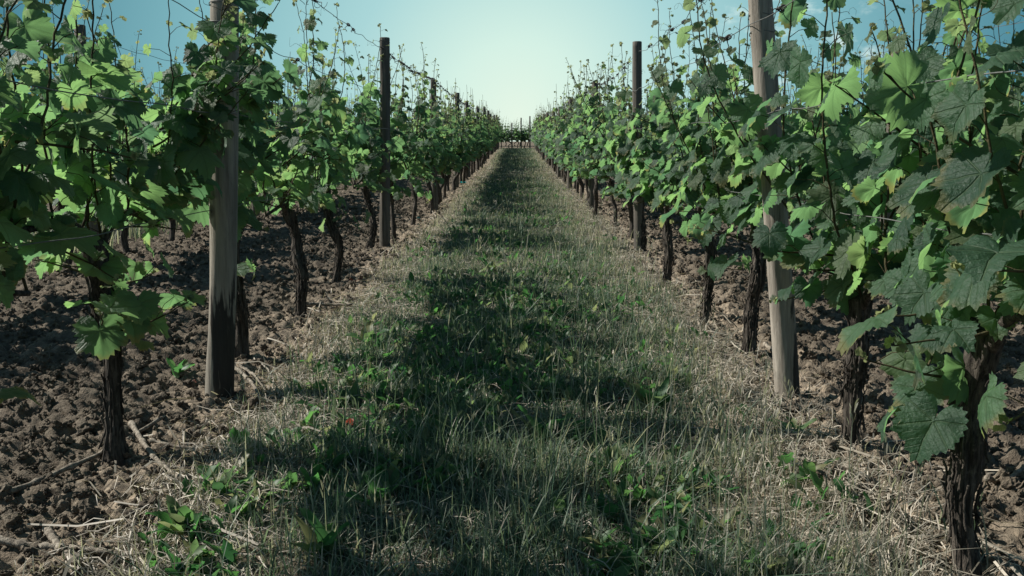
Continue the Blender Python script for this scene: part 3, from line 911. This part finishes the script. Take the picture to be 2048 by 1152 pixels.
def build_vine(seed, lod, trunk_path=None, r0=0.034, head_z=0.60, nsh=16, top=1.55, size0=0.083, spread=0.30, low=7, bias=0.0, arm=0.55, sprouts=0, extra=(),
               name='grapevine', loc=(0, 0, 0), tall=0.35, arm_drop=0.0):
    """Guyot trained vine, base at its own origin, row along local Y."""
    rng = np.random.default_rng(seed)
    root = empty(name, loc)
    if trunk_path is None:
        w = 0.05
        trunk_path = [(0, 0, -0.06), (rng.normal(0, w * .5), rng.normal(0, w), head_z * .33), (rng.normal(0, w * .7), rng.normal(0, w * 1.4), head_z * .66), (rng.normal(0, w * .5), rng.normal(0, w), head_z)]
    mb, P = trunk_mesh(rng, trunk_path, r0, lod)
    obj('trunk', mb.data('vine_trunk', M_BARK), root)
    hd = P[-1]
    bases = []
    for sg in (-1, 1):
        a = arm * rng.uniform(0.85, 1.1)
        q = [hd + (0, 0, -0.04), hd + (rng.normal(0, .02), sg * a * .25, 0.07), hd + (rng.normal(0, .03), sg * a * .6, 0.06 - arm_drop * .5), hd + (rng.normal(0, .03), sg * a, 0.02 - arm_drop)]
        Pa = spline(q, {0: 26, 1: 12, 2: 5}[lod])
        m2 = MB(); nsd = {0: 10, 1: 6, 2: 4}[lod]
        dsp = 0.85 + 0.35 * vnoise(np.arange(len(Pa))[:, None] * .7, np.arange(nsd)[None] * 1.3, 0, seed % 97)
        m2.add(*tube(Pa, np.linspace(r0 * .42, 0.0065, len(Pa)), nsd, dsp))
        obj('cane', m2.data('vine_cane', M_BARK), root)
        for f in np.linspace(0.08, 1.0, nsh // 2):
            bases.append((Pa[min(len(Pa) - 1, int(f * (len(Pa) - 1)))], sg))
    S_all, L_all = MB(), MB()
    def one(p0, dirv, ln, **kw):
        if lod == 0:
            s, f = MB(), MB()
            grow_shoot(rng, p0, dirv, ln, lod, s, f, size0, **kw)
            so = obj('shoot', s.data('vine_shoot', M_SHOOT), root)
            obj('foliage', f.data('shoot_foliage', M_LEAF), so)
        else:
            grow_shoot(rng, p0, dirv, ln, lod, S_all, L_all, size0, **kw)
    for p0, sg in bases:
        sx = rng.normal(0, 1)
        lean = np.array((np.clip(sx, -1.2, 1.2) * spread + bias * rng.uniform(.3, 1.1), rng.normal(0, 0.28), 1.0))
        zt = top + (rng.uniform(0.15, 0.5) if rng.random() < tall else rng.normal(-0.10, 0.14))
        ln = max(0.4, (zt - p0[2]) * np.linalg.norm(lean) / 1.0)
        ow = np.array((1.0 if sx > 0 else -1.0, 0, 0))
        one(p0, lean, ln, outward=ow)
    for _ in range(low):     # short suckers that hang under the head
        p0 = bases[rng.integers(0, len(bases))][0]
        sx = 1 if rng.random() < 0.5 + 1.6 * bias else -1
        hang = rng.random() < 0.5
        p1 = p0 + (0 if hang else np.array((0, 0, rng.uniform(.1, .4))))
        one(p1, np.array((sx * rng.uniform(.4, 1.0), rng.normal(0, .5), rng.uniform(-.55, .0) if hang else rng.uniform(-.1, .7))), rng.uniform(.16, .34) if hang else rng.uniform(.3, .55), outward=np.array((sx, 0, 0.)), young_from=1.15, tendrils=False)
    for p0, dv, ln in extra:
        one(np.array(p0) + (hd[0], 0, 0), np.array(dv), ln, outward=np.array((1.0, 0, 0)))
    for _ in range(sprouts):     # leafy water shoots straight from the trunk
        p0 = P[int(len(P) * rng.uniform(.45, .95))]
        a = rng.random() * 6.28
        one(p0, np.array((math.cos(a), math.sin(a), rng.uniform(-.2, .4))), rng.uniform(.14, .30), outward=np.array((math.cos(a), math.sin(a), 0)), young_from=1.15, tendrils=False)
    if lod:
        obj('shoots', S_all.data('vine_shoots', M_SHOOT), root)
        obj('foliage', L_all.data('vine_foliage', M_LEAF), root)
    return root

def copy_tree(o, parent=None):
    c = o.copy(); COL.objects.link(c)
    if parent is not None: c.parent = parent
    for ch in list(o.children):
        copy_tree(ch, c)
    return c

SHADED, SUNNY = 'vines of the shaded row', 'vines of the sunlit row'
def px_trunk(pts):
    """Trunk control points from the picture: base first; all at the base's distance."""
    b = ground(*pts[0])
    out = [np.array((0, 0, -0.06))]
    rng = np.random.default_rng(int(pts[0][0]))
    for k_, p in enumerate(pts[1:]):
        q = at_y(p[0], p[1], b[1]) - b
        q[1] = rng.normal(0, 0.02)
        out.append(q)
    return b, out

NEAR_SHADED = [
    (((232, 905), (212, 720), (195, 600), (192, 470)), 0.036, dict(head_z=.7, low=7, arm=.75, bias=.26, sprouts=6, extra=(((0, .5, .75), (.5, .0, 1.), .8), ((0, .4, .8), (.75, .1, .6), .55), ((0, .55, .72), (.55, -.1, .9), .95), ((.05, .45, 1.05), (.8, .05, .35), .45), ((.05, .5, .95), (.6, .1, .8), .7)), nsh=13, top=1.5), 'vine with a leaning dark trunk and low leafy sprouts, before the tall stained post'),
    (((480, 712), (484, 600), (472, 520), (470, 430)), 0.036, dict(nsh=12, top=1.47, low=5, bias=.24, sprouts=1), 'vine whose thick shaggy trunk stands half hidden behind the tall stained post'),
    (((598, 636), (606, 570), (592, 500), (576, 425)), 0.036, dict(nsh=11, top=1.48), 'vine with a curved thick trunk, next after the tall stained post'),
    (((668, 562), (678, 500), (660, 440), (652, 375)), 0.033, dict(nsh=11, top=1.48, sprouts=2, tall=.45), 'vine with a crooked S shaped trunk carrying one leafy sprout halfway up'),
    (((738, 492), (746, 450), (738, 410), (728, 370)), 0.033, dict(nsh=11, top=1.48), 'vine with a dark gnarled trunk just before the second post of the shaded row'),
    (((788, 474), (786, 440), (782, 405), (780, 370)), 0.034, dict(nsh=11, top=1.48), 'vine standing right behind the second post of the shaded row'),
    (((824, 450), (830, 420), (832, 390), (824, 355)), 0.034, dict(nsh=15, top=1.45), 'vine with twisted trunk beside the turquoise scrap'),
    (((864, 425), (862, 400), (858, 375), (850, 345)), 0.034, dict(nsh=15, top=1.45), 'vine standing just before the third post of the shaded row'),
]
NEAR_SUNNY = [
    (((1945, 1140), (1922, 980), (1940, 840), (1975, 690)), 0.040, dict(head_z=.5, nsh=15, top=1.42, low=9, size0=.080, bias=-.1, sprouts=2, tall=.3), 'closest vine of the sunlit row, black thick trunk and very large leaves'),
    (((1708, 905), (1700, 780), (1712, 690), (1718, 600)), 0.036, dict(nsh=15, top=1.38, low=7, size0=.080, spread=.36, bias=-.24), 'vine with shredding stringy bark, before the peeling leaning post'),
    (((1498, 705), (1510, 610), (1512, 530), (1516, 460)), 0.037, dict(nsh=15, top=1.38, low=5), 'vine with straight furrowed trunk immediately behind the peeling leaning post'),
    (((1408, 640), (1418, 570), (1420, 500), (1408, 430)), 0.034, dict(nsh=15, top=1.36, low=5, sprouts=1), 'vine with a bulging bent trunk rising from clods, beyond the peeling post'),
    (((1330, 560), (1336, 510), (1334, 460), (1332, 415)), 0.034, dict(nsh=16, top=1.36), 'vine with slim straight trunk between the peeling post and the second sunlit post'),
    (((1284, 500), (1284, 460), (1282, 420), (1280, 390)), 0.034, dict(nsh=16, top=1.38), 'vine hugging the second post of the sunlit row'),
    (((1262, 472), (1264, 440), (1262, 405), (1258, 375)), 0.033, dict(nsh=15, top=1.40), 'vine just beyond the second post of the sunlit row'),
    (((1232, 447), (1230, 420), (1224, 390), (1220, 360)), 0.033, dict(nsh=11, top=1.48), 'vine with slightly bent trunk, two past the second sunlit post'),
]
last = {}
for rowi, (row, grp) in enumerate(((NEAR_SHADED, SHADED), (NEAR_SUNNY, SUNNY))):
    for i, (pts, r0, kw, lab) in enumerate(row):
        b, path = px_trunk(pts)
        b[2] = float(ground_h(b[0], b[1])) * 0.6
        kw.setdefault('head_z', path[-1][2]); kw.setdefault('bias', 0.16 if rowi == 0 else -0.16)
        v = build_vine(1000 + 100 * rowi + i, 0 if b[1] < 9.5 else 1, path, r0, loc=b, **kw)
        tag(v, lab, 'grapevine', grp)
        last[rowi] = b[1]
# vines of the shaded row beside the camera: their outer leaves and shade reach into the frame
for i, y in enumerate((1.78, 0.62)):
    v = build_vine(1500 + i, 0, None, 0.036, loc=(-1.24, y, 0), nsh=18, top=1.6, low=3, tall=.4, size0=.075)
    tag(v, ('dark vine at the very edge of the view, nearest of the shaded row' if i == 0 else 'vine beside the camera whose shade falls on the foreground grass'), 'grapevine', SHADED)

# prototypes for the rest
PROTO = {1: [], 2: [], 3: []}
def place_copy(lod, k_, loc, lab, grp, rot, sc):
    kw = dict(nsh=16, top=1.48, size0=.088, head_z=.54, low=9) if lod == 1 else dict(nsh=18, top=1.58, size0=.095, head_z=.52, low=9, tall=.22)
    if len(PROTO[lod]) <= k_:
        if lod == 3: kw = dict(nsh=13, top=1.5, size0=.092, head_z=.52, low=4, tall=.2)
        v = build_vine(2000 + 50 * lod + k_, min(lod, 2), r0=0.036 if lod == 1 else 0.045, **kw)
        PROTO[lod].append(v)
    else:
        v = copy_tree(PROTO[lod][k_])
    v.location = loc; v.rotation_euler = (0, 0, rot); v.scale = (sc, sc, sc)
    return tag(v, lab, 'grapevine', grp)

rng = np.random.default_rng(77)
cnt = 0
def vine_row(x, y0, y1, step, labfn, grp, lod_y=17):
    global cnt
    y = y0
    while y < y1:
        lod = 1 if y < lod_y else 2
        k_ = cnt % (5 if lod == 1 else 6)
        if len(PROTO[lod]) < (5 if lod == 1 else 6): k_ = len(PROTO[lod])
        place_copy(lod, k_, (x + rng.normal(0, .03), y, float(terrain(y))), labfn(y), grp, math.pi * int(rng.integers(0, 2)) + rng.normal(0, .08), rng.uniform(.93, 1.08))
        cnt += 1
        y += step * rng.uniform(.92, 1.08)
POST_Y = [3.71, 8.75, 13.4, 18.3, 23.3, 28.3, 33.3, 38.3, 43.3, 48.3, 53.3, 57.6]
ORD = ['first', 'second', 'third', 'fourth', 'fifth', 'sixth']
def main_label(row):
    seen = {}
    def f(y):
        s = max(i for i, py in enumerate(POST_Y) if py <= y)
        if s <= 3:
            seen[s] = seen.get(s, 0) + 1
            return '%s vine beyond the %s post of the %s row' % (ORD[min(5, seen[s] - 1)], ORD[s], row)
        return 'small distant vine merging into the far green end of the %s row' % row
    return f
vine_row(-1.21, last[0] + 1.15, 57.5, 1.17, main_label('shaded'), SHADED)
vine_row(1.05, last[1] + 1.15, 57.5, 1.17, main_label('sunlit'), SUNNY)
vine_row(-3.42, 4.6, 44, 1.2, lambda y: 'vine of the next row seen through gaps behind the shaded row', 'vines of the row behind the shaded row', 11)
vine_row(3.28, 5.2, 44, 1.2, lambda y: 'vine of the next row seen through gaps behind the sunlit row', 'vines of the row behind the sunlit row', 11)
vine_row(-5.66, 10, 40, 1.25, lambda y: 'vine of the farthest row glimpsed beyond two rows on the shaded side', 'vines of the outer row on the shaded side', 10)
vine_row(5.52, 11, 40, 1.25, lambda y: 'vine of the farthest row glimpsed beyond two rows on the sunlit side', 'vines of the outer row on the sunlit side', 10)
# rows beyond the headland, closing the alley
for yy, n, x0, stp, nm in ((59.6, 13, -2.6, .42, 'front'), (62.2, 12, -2.5, .45, 'rear')):
    for i in range(n):
        k_ = i % 5 if len(PROTO[3]) >= 5 else len(PROTO[3])
        place_copy(3, k_, (x0 + i * stp + rng.normal(0, .08), yy + rng.normal(0, .15), float(terrain(yy))),
                   'tiny vine in the %s row closing off the far end of the alley' % nm, 'vines closing the far end of the alley', math.pi / 2 + rng.normal(0, .5), rng.uniform(.86, 1.0))

# ------------------------------------------------------------------ posts
def post(base, top, r, mat, label, group, lod=0, ties=(), seed=1):
    rng = np.random.default_rng(seed)
    base, top = np.asarray(base, float), np.asarray(top, float)
    m, ns = (46, 40) if lod == 0 else (8, 12)
    t = np.linspace(0, 1, m)
    P = np.array((0, 0, -0.08)) + t[:, None] * (top - base + np.array((0, 0, 0.08)))
    P = P + 0.006 * np.stack([np.sin(t * 4 + seed), np.cos(t * 3 + seed), 0 * t], -1)
    rad = r * (1.04 - 0.10 * t)
    th = np.linspace(0, 6.283, ns, endpoint=False)
    cx, sx = np.cos(th)[None], np.sin(th)[None]
    dsp = 1 + 0.06 * (vnoise(cx * 1.5 + 5, sx * 1.5 + 5, t[:, None] * 3, seed) - .5)
    if lod == 0:
        crack = sstep(0.12, 0.03, np.abs(vnoise(cx * 2.3 + 7, sx * 2.3 + 7, t[:, None] * 1.6, seed + 3) - 0.5)) * sstep(.35, .6, vnoise(cx * 1.2, sx * 1.2, t[:, None] * 4, seed + 4))
        dsp = dsp - 0.13 * crack + 0.05 * (vnoise(cx * 4 + 7, sx * 4 + 7, t[:, None] * 7, seed + 8) - .5)
    V, F = tube(P, rad, ns, dsp, cap=False)
    # bevelled, slightly domed top
    rim = V[-ns:]; c = rim.mean(0)
    n0 = len(V)
    V = np.vstack([V, c + (rim - c) * 0.86 + (0, 0, r * .10), c + (rim - c) * 0.45 + (0, 0, r * .13), [c + (0, 0, r * .14)]])
    j = np.arange(ns); j2 = (j + 1) % ns
    for a, b in ((n0 - ns, n0), (n0, n0 + ns)):
        F.append(np.stack([a + j, a + j2, b + j2, b + j], -1))
    F.append(np.stack([n0 + ns + j, n0 + ns + j2, np.full(ns, n0 + 2 * ns)], -1))
    o = obj('trellis_post', mesh_data('trellis_post', V, F, mat), None, base)
    tag(o, label, 'post', group)
    for z in ties:
        f = (z + 0.08) / (top[2] - base[2] + 0.08)
        c = P[0] + f * (P[-1] - P[0])
        a = np.linspace(0, 6.283 * 1.02, 26)
        rr = r * (1.04 - .1 * f) * 1.05
        Q = c + np.stack([rr * np.cos(a), rr * np.sin(a), 0.006 * np.sin(a * 2) + 0.004 * a], -1)
        mb = MB(); mb.add(*tube(Q, 0.0018, 5))
        obj('wire_tie', mb.data('wire_tie', M_WIRE), o)
    return o

PG, PS = 'posts of the shaded row', 'posts of the sunlit row'
posts = {0: [], 1: []}
def px_post(row, pb, pt, r, mat, label, grp, topz=None, **kw):
    b = ground(*pb)
    tp = at_y(pt[0], pt[1], b[1])
    if topz:                 # the top lies above the picture: carry the lean on
        f = topz / (tp[2] - b[2]); tp = b + (tp - b) * f
    b[2] = float(terrain(b[1]))
    post(b, tp, r, mat, label, grp, seed=int(pb[0]), **kw)
    posts[row].append((b, tp))
px_post(0, (434, 788), (450, 60), 0.0535, M_POST_A, 'tall thick weathered post with a ragged black stain at its foot', PG, 1.95, ties=(1.40, 1.47))
px_post(0, (771, 488), (768, 76), 0.049, M_POST, 'second post of the shaded row, flat topped, dark grey against the sky', PG, ties=(1.86, .72))
px_post(0, (869, 420), (867, 160), 0.045, M_POST, 'third post of the shaded row, shorter, wire tied near its top', PG, ties=(1.5,))
px_post(0, (912, 375), (915, 186), 0.05, M_POST, 'fourth post of the shaded row, thick and grey', PG)
px_post(1, (1578, 800), (1522, 0), 0.045, M_POST_B, 'pale leaning post with peeling dark bark on its lower side', PS, 2.0, ties=(1.36, 1.42))
px_post(1, (1277, 500), (1275, 84), 0.043, M_POST, 'second post of the sunlit row, slim, standing clear above the leaves', PS, ties=(1.38, 1.55))
for rowi, xr, grp, nm in ((0, -1.19, PG, 'shaded'), (1, 1.05, PS, 'sunlit')):
    for i, y in enumerate(POST_Y):
        if i < (4 if rowi == 0 else 2): continue
        b = np.array((xr + rng.normal(0, .02), y, float(terrain(y))))
        tp = b + np.array((rng.normal(0, .02), 0, 1.88 + rng.normal(0, .03) - (0.16 if rowi else 0)))
        lab = ('%s post of the %s row counted from the tall near one' % (ORD[i], nm)) if i < 6 else 'distant post top poking out of the far end of the %s row' % nm
        post(b, tp, 0.048, M_POST, lab, grp, lod=1, seed=50 + i)
        posts[rowi].append((b, tp))
for xr, nm in ((-3.42, 'shaded'), (3.28, 'sunlit')):
    for y in (7.6, 12.4, 17.2, 22.0, 27.0, 32.0, 37.0):
        b = np.array((xr, y + (0.9 if xr > 0 else 0), float(terrain(y))))
        post(b, b + (0.02, 0, 1.86), 0.046, M_POST, 'post of the next row seen through the leaves behind the %s row' % nm, 'posts of the row behind the %s row' % nm, lod=1, seed=int(y * 10))
for x, y, h in ((-2.25, 59.6, 1.95), (-1.2, 59.8, 1.6), (-.35, 59.6, 1.55), (.22, 59.6, 1.85), (.76, 59.4, 1.95)):
    b = np.array((x, y, float(terrain(y))))
    post(b, b + (0, 0, h), 0.045, M_POST, 'tiny dark post among the vines closing the far end of the alley', 'posts at the far end of the alley', lod=1, seed=int(100 + x * 10))

# ------------------------------------------------------------------ wires and the dried tendrils wound on them
def wire(pts_x, z, y0, y1, label, group, sag=0.03, r=0.0017, off=0.0, seed=3, tend=()):
    rng = np.random.default_rng(seed)
    py = np.array([p[0][1] for p in pts_x]); px = np.array([p[0][0] + (p[1][0] - p[0][0]) * z / (p[1][2] - p[0][2]) for p in pts_x])
    o_ = np.argsort(py); py, px = py[o_], px[o_]
    Y = []; y = y0
    while y < y1:
        Y.append(y); y += 0.10 if y < 14 else 0.5
    Y = np.array(Y)
    X = np.interp(Y, py, px) + off
    i = np.clip(np.searchsorted(py, Y) - 1, 0, len(py) - 2)
    f = np.clip((Y - py[i]) / (py[i + 1] - py[i]), -1, 1)
    Z = terrain(Y) + z - sag * 4 * f * (1 - f) + 0.010 * (vnoise(Y * 3.1, 5, 0, seed) - .5) * 2
    X = X + 0.010 * (vnoise(Y * 2.7, 9, 0, seed + 1) - .5) * 2
    P = np.stack([X, Y, Z], -1)
    rr = r * (1 + 0.055 * np.maximum(0, Y - 4))
    V, F = tube(P, rr, 5)
    c = P[0].copy()
    root = obj('trellis_wire', mesh_data('trellis_wire', V - c, F, M_WIRE), None, c)
    tag(root, label, 'wire', group)
    for ty, big in tend:
        k_ = int(np.argmin(np.abs(Y - ty))); p = P[k_] - c
        mb = MB()
        # wound turns
        a = np.linspace(0, 6.28 * rng.uniform(2, 4), 26)
        ax = np.linspace(0, rng.uniform(.03, .08) * big, 26)
        rr_ = 0.006 + 0.004 * rng.random(26)
        mb.add(*tube(p + np.stack([rr_ * np.cos(a), ax, rr_ * np.sin(a)], -1), 0.0022 * (1 + .03 * ty), 4))
        for _k in range(int(rng.integers(1, 4) * big)):
            d = np.array((rng.normal(0, .6), rng.normal(0, .8), -rng.uniform(-.2, 1)))
            mb.add(*curl(rng, p + np.array((0, rng.uniform(0, .06), 0)), d, rng.uniform(.03, .10) * min(big, 1.4), rng.uniform(.5, 1.8), 0.0022 * (1 + .04 * ty), 4))
        obj('dried_tendril', mb.data('dried_tendril', M_DRY), root)
rt = np.random.default_rng(8)
tl = [(5.15, 2.4), (5.4, 1.6), (6.6, 1.3), (6.9, 1.0)] + [(8.9 + .13 * i + rt.normal(0, .05), 1.25) for i in range(34)] + [(13.6 + .3 * i + rt.normal(0, .1), 1.8) for i in range(40)]
tr_ = [(4.5, 2.6), (4.75, 1.8), (5.5, 1.0), (5.9, 1.4), (7.4, 1.2), (9.2, 2), (9.6, 2), (10.2, 2)] + [(10.8 + .5 * i, 1.8) for i in range(24)]
WG = 'trellis wires'
wire(posts[0], 1.80, 0.6, 57, 'top wire of the shaded row, thick with dark dried tendrils', WG, .05, seed=11, tend=tl)
wire(posts[0], 1.43, 0.6, 57, 'middle wire of the shaded row, threading through the upper shoots', WG, .03, off=-.052, seed=12, tend=[(2.6, 1), (4.4, 1), (5.2, 1)])
wire(posts[0], 0.72, 0.6, 57, 'lowest wire of the shaded row, at trunk head height', WG, .02, off=-.03, seed=13)
wire(posts[1], 1.74, 0.6, 57, 'top wire of the sunlit row, hung with curled dry tendrils', WG, .09, seed=14, tend=tr_)
wire(posts[1], 1.40, 0.6, 57, 'middle wire of the sunlit row, passing the leaning post with ties', WG, .03, off=-.05, seed=15, tend=[(2.8, 1), (3.1, 1), (3.9, 1.2)])
wire(posts[0], 1.08, 0.6, 57, 'second wire of the shaded row, hidden among the thick leaves', WG, .02, off=.05, seed=31)
wire(posts[1], 1.08, 0.6, 57, 'second wire of the sunlit row, hidden among the thick leaves', WG, .02, off=-.05, seed=32)
wire(posts[1], 0.76, 0.6, 57, 'lowest wire of the sunlit row, under its hanging leaves', WG, .02, off=.03, seed=16)
fake = lambda x: [(np.array((x, y, 0.)), np.array((x, y, 1.86))) for y in (3, 8, 13, 18, 23, 28, 33, 38, 43)]
wire(fake(-3.42), 1.78, 5, 40, 'top wire of the row behind the shaded row', WG, .04, seed=17, tend=[(6.6, 1.2), (7.1, 1)])
wire(fake(-3.42), 1.5, 5, 40, 'lower wire of the row behind the shaded row, against the sky', WG, .04, seed=18)
wire(fake(3.28), 1.78, 5, 40, 'top wire of the row behind the sunlit row', WG, .04, seed=19)

# ------------------------------------------------------------------ prunings, scraps, fallen leaves
def stick(pts, r, label, mat=None, seed=0, lift=0.02):
    rng = np.random.default_rng(seed + 400)
    W = np.array([ground(*p) for p in pts])
    n = 34
    P = spline(W, n)
    zz = ground_h(P[:, 0], P[:, 1])
    tt = np.linspace(-1, 1, n)
    line = np.polyval(np.polyfit(tt, zz, 1), tt)
    P[:, 2] = line + np.percentile(zz - line, 82) + r * 0.6 + 0.006 * (vnoise(np.arange(n) * .35, seed, 0, 9) - .5) + 0.02 * rng.random() * tt ** 2
    c = P.mean(0)
    t = np.linspace(0, 1, n)
    node = 1 + 0.5 * (np.abs(((t * 5.5 + .3) % 1) - .5) < 0.06)
    ns = 8
    V, F = tube(P - c, 1.0 * r * (1.1 - .45 * t) * node, ns, 0.9 + .2 * vnoise(np.arange(n)[:, None] * .5, np.arange(ns)[None] * 1.7, 0, seed))
    o = obj('pruned_cane', mesh_data('pruned_cane', V, F, mat or M_CANE), None, c)
    return tag(o, label, 'stick', 'pruned canes lying on the ground')
STICKS = [
    (((-10, 985), (120, 935), (240, 885), (330, 838)), .0085, 'long pale pruned cane lying in front of the leaning dark vine trunk'),
    (((262, 852), (300, 905), (335, 940), (362, 968)), .0085, 'split pruned cane pointing from the leaning trunk foot towards the grass'),
    (((92, 1040), (115, 1090), (155, 1155)), .010, 'thick broken cane stub standing out at the lowest corner of the dark soil'),
    (((-10, 1085), (120, 1098), (285, 1116)), .009, 'dark long cane lying flat along the bottom of the dark soil'),
    (((300, 888), (390, 895), (470, 868)), .005, 'thin pale cane joining the soil to the straw edge beside the leaning trunk'),
    (((465, 742), (500, 765), (520, 800)), .008, 'short pale twigs of cane at the foot of the tall stained post'),
    (((480, 738), (510, 755), (538, 790)), .006, 'second short cane crossing at the foot of the tall stained post'),
    (((420, 960), (432, 900), (470, 852)), .005, 'bent thin cane lying on the straw edge before the tall stained post'),
    (((610, 622), (650, 616), (705, 618)), .009, 'dark cane lying crosswise from the foot of the curved trunk'),
    (((668, 555), (720, 540), (790, 552)), .006, 'thin dark cane beside the foot of the crooked S shaped trunk'),
    (((1392, 632), (1402, 660), (1404, 685), (1425, 700)), .007, 'white bent cane beside the bulging bent trunk'),
    (((1530, 690), (1550, 712), (1562, 740)), .009, 'pale split cane leaning on the soil beside the peeling post'),
    (((1600, 735), (1640, 745), (1668, 770)), .005, 'thin curved white cane on the clods behind the peeling post'),
    (((1560, 880), (1640, 885), (1770, 892)), .006, 'thin cane passing the foot of the stringy barked trunk'),
    (((1610, 885), (1680, 880), (1690, 868)), .006, 'short cane at the foot of the stringy barked trunk'),
    (((1970, 985), (2010, 980), (2050, 962)), .008, 'pale cane lying on the dark soil beside the thick black trunk'),
    (((1780, 860), (1795, 840), (1812, 815)), .004, 'small straight twig on bare clods between the two nearest sunlit trunks'),
    (((1590, 1155), (1600, 1110), (1618, 1080)), .008, 'grey cane rising out of the bottom grass on the sunlit side'),
    (((1350, 1155), (1385, 1135), (1400, 1160)), .008, 'bent cane end at the very bottom of the grass'),
    (((1800, 930), (1870, 920), (1900, 905)), .005, 'thin cane reaching the thick black trunk'),
]
for i, (pts, r, lab) in enumerate(STICKS):
    stick(pts, r, lab, seed=i)

def crumple(name, px, py, size, mat, label, cat, seed, group=None):
    rng = np.random.default_rng(seed)
    p = ground(px, py); p[2] = float(ground_h(p[0], p[1])) + size * .35
    n = 9
    u, v = np.meshgrid(np.linspace(-1, 1, n), np.linspace(-1, 1, n))
    z = 1.4 * (fbm(u * 1.7 + 5, v * 1.7 + 5, 0, seed, 3) - .5) + 0.35 * np.abs(u)
    V = np.stack([u * size * (1 - .3 * v * v), v * size * .6, z * size], -1).reshape(-1, 3)
    i = np.arange(n - 1)[:, None] * n; j = np.arange(n - 1)[None]
    q = np.stack([i + j, i + j + 1, i + n + j + 1, i + n + j], -1).reshape(-1, 4)
    o = obj(name, mesh_data(name, V, [q], mat, np.tile((.5, 0, 0), (len(V), 1))), None, p)
    o.rotation_euler = (rng.normal(0, .4), rng.normal(0, .4), rng.random() * 6)
    return tag(o, label, cat, group)
crumple('plastic_scrap', 838, 434, .045, M_SCRAP, 'crumpled turquoise plastic scrap at the foot of a twisted trunk', 'scrap', 3)
crumple('plastic_scrap', 926, 369, .07, M_SCRAP, 'far turquoise plastic scrap at the foot of the fourth shaded post', 'scrap', 4)
for k_, (px, py, s, lab) in enumerate(((704, 562, .03, 'red dead leaf beside the crooked S shaped trunk'), (722, 560, .022, 'smaller red dead leaf next to the bigger one in the straw'),
                                      (692, 862, .04, 'red brown curled dead leaf above the dandelion clump'), (752, 600, .02, 'small red dead leaf lying on straw beyond the curved trunk'),
                                      (1234, 803, .02, 'red dead leaf in the grass beside the large dark dock clump'), (385, 768, .018, 'tiny red dead leaf on clods by the tall stained post'))):
    crumple('fallen_leaf', px, py, s, M_REDLEAF, lab, 'dead leaf', 20 + k_, 'red dead leaves on the ground')
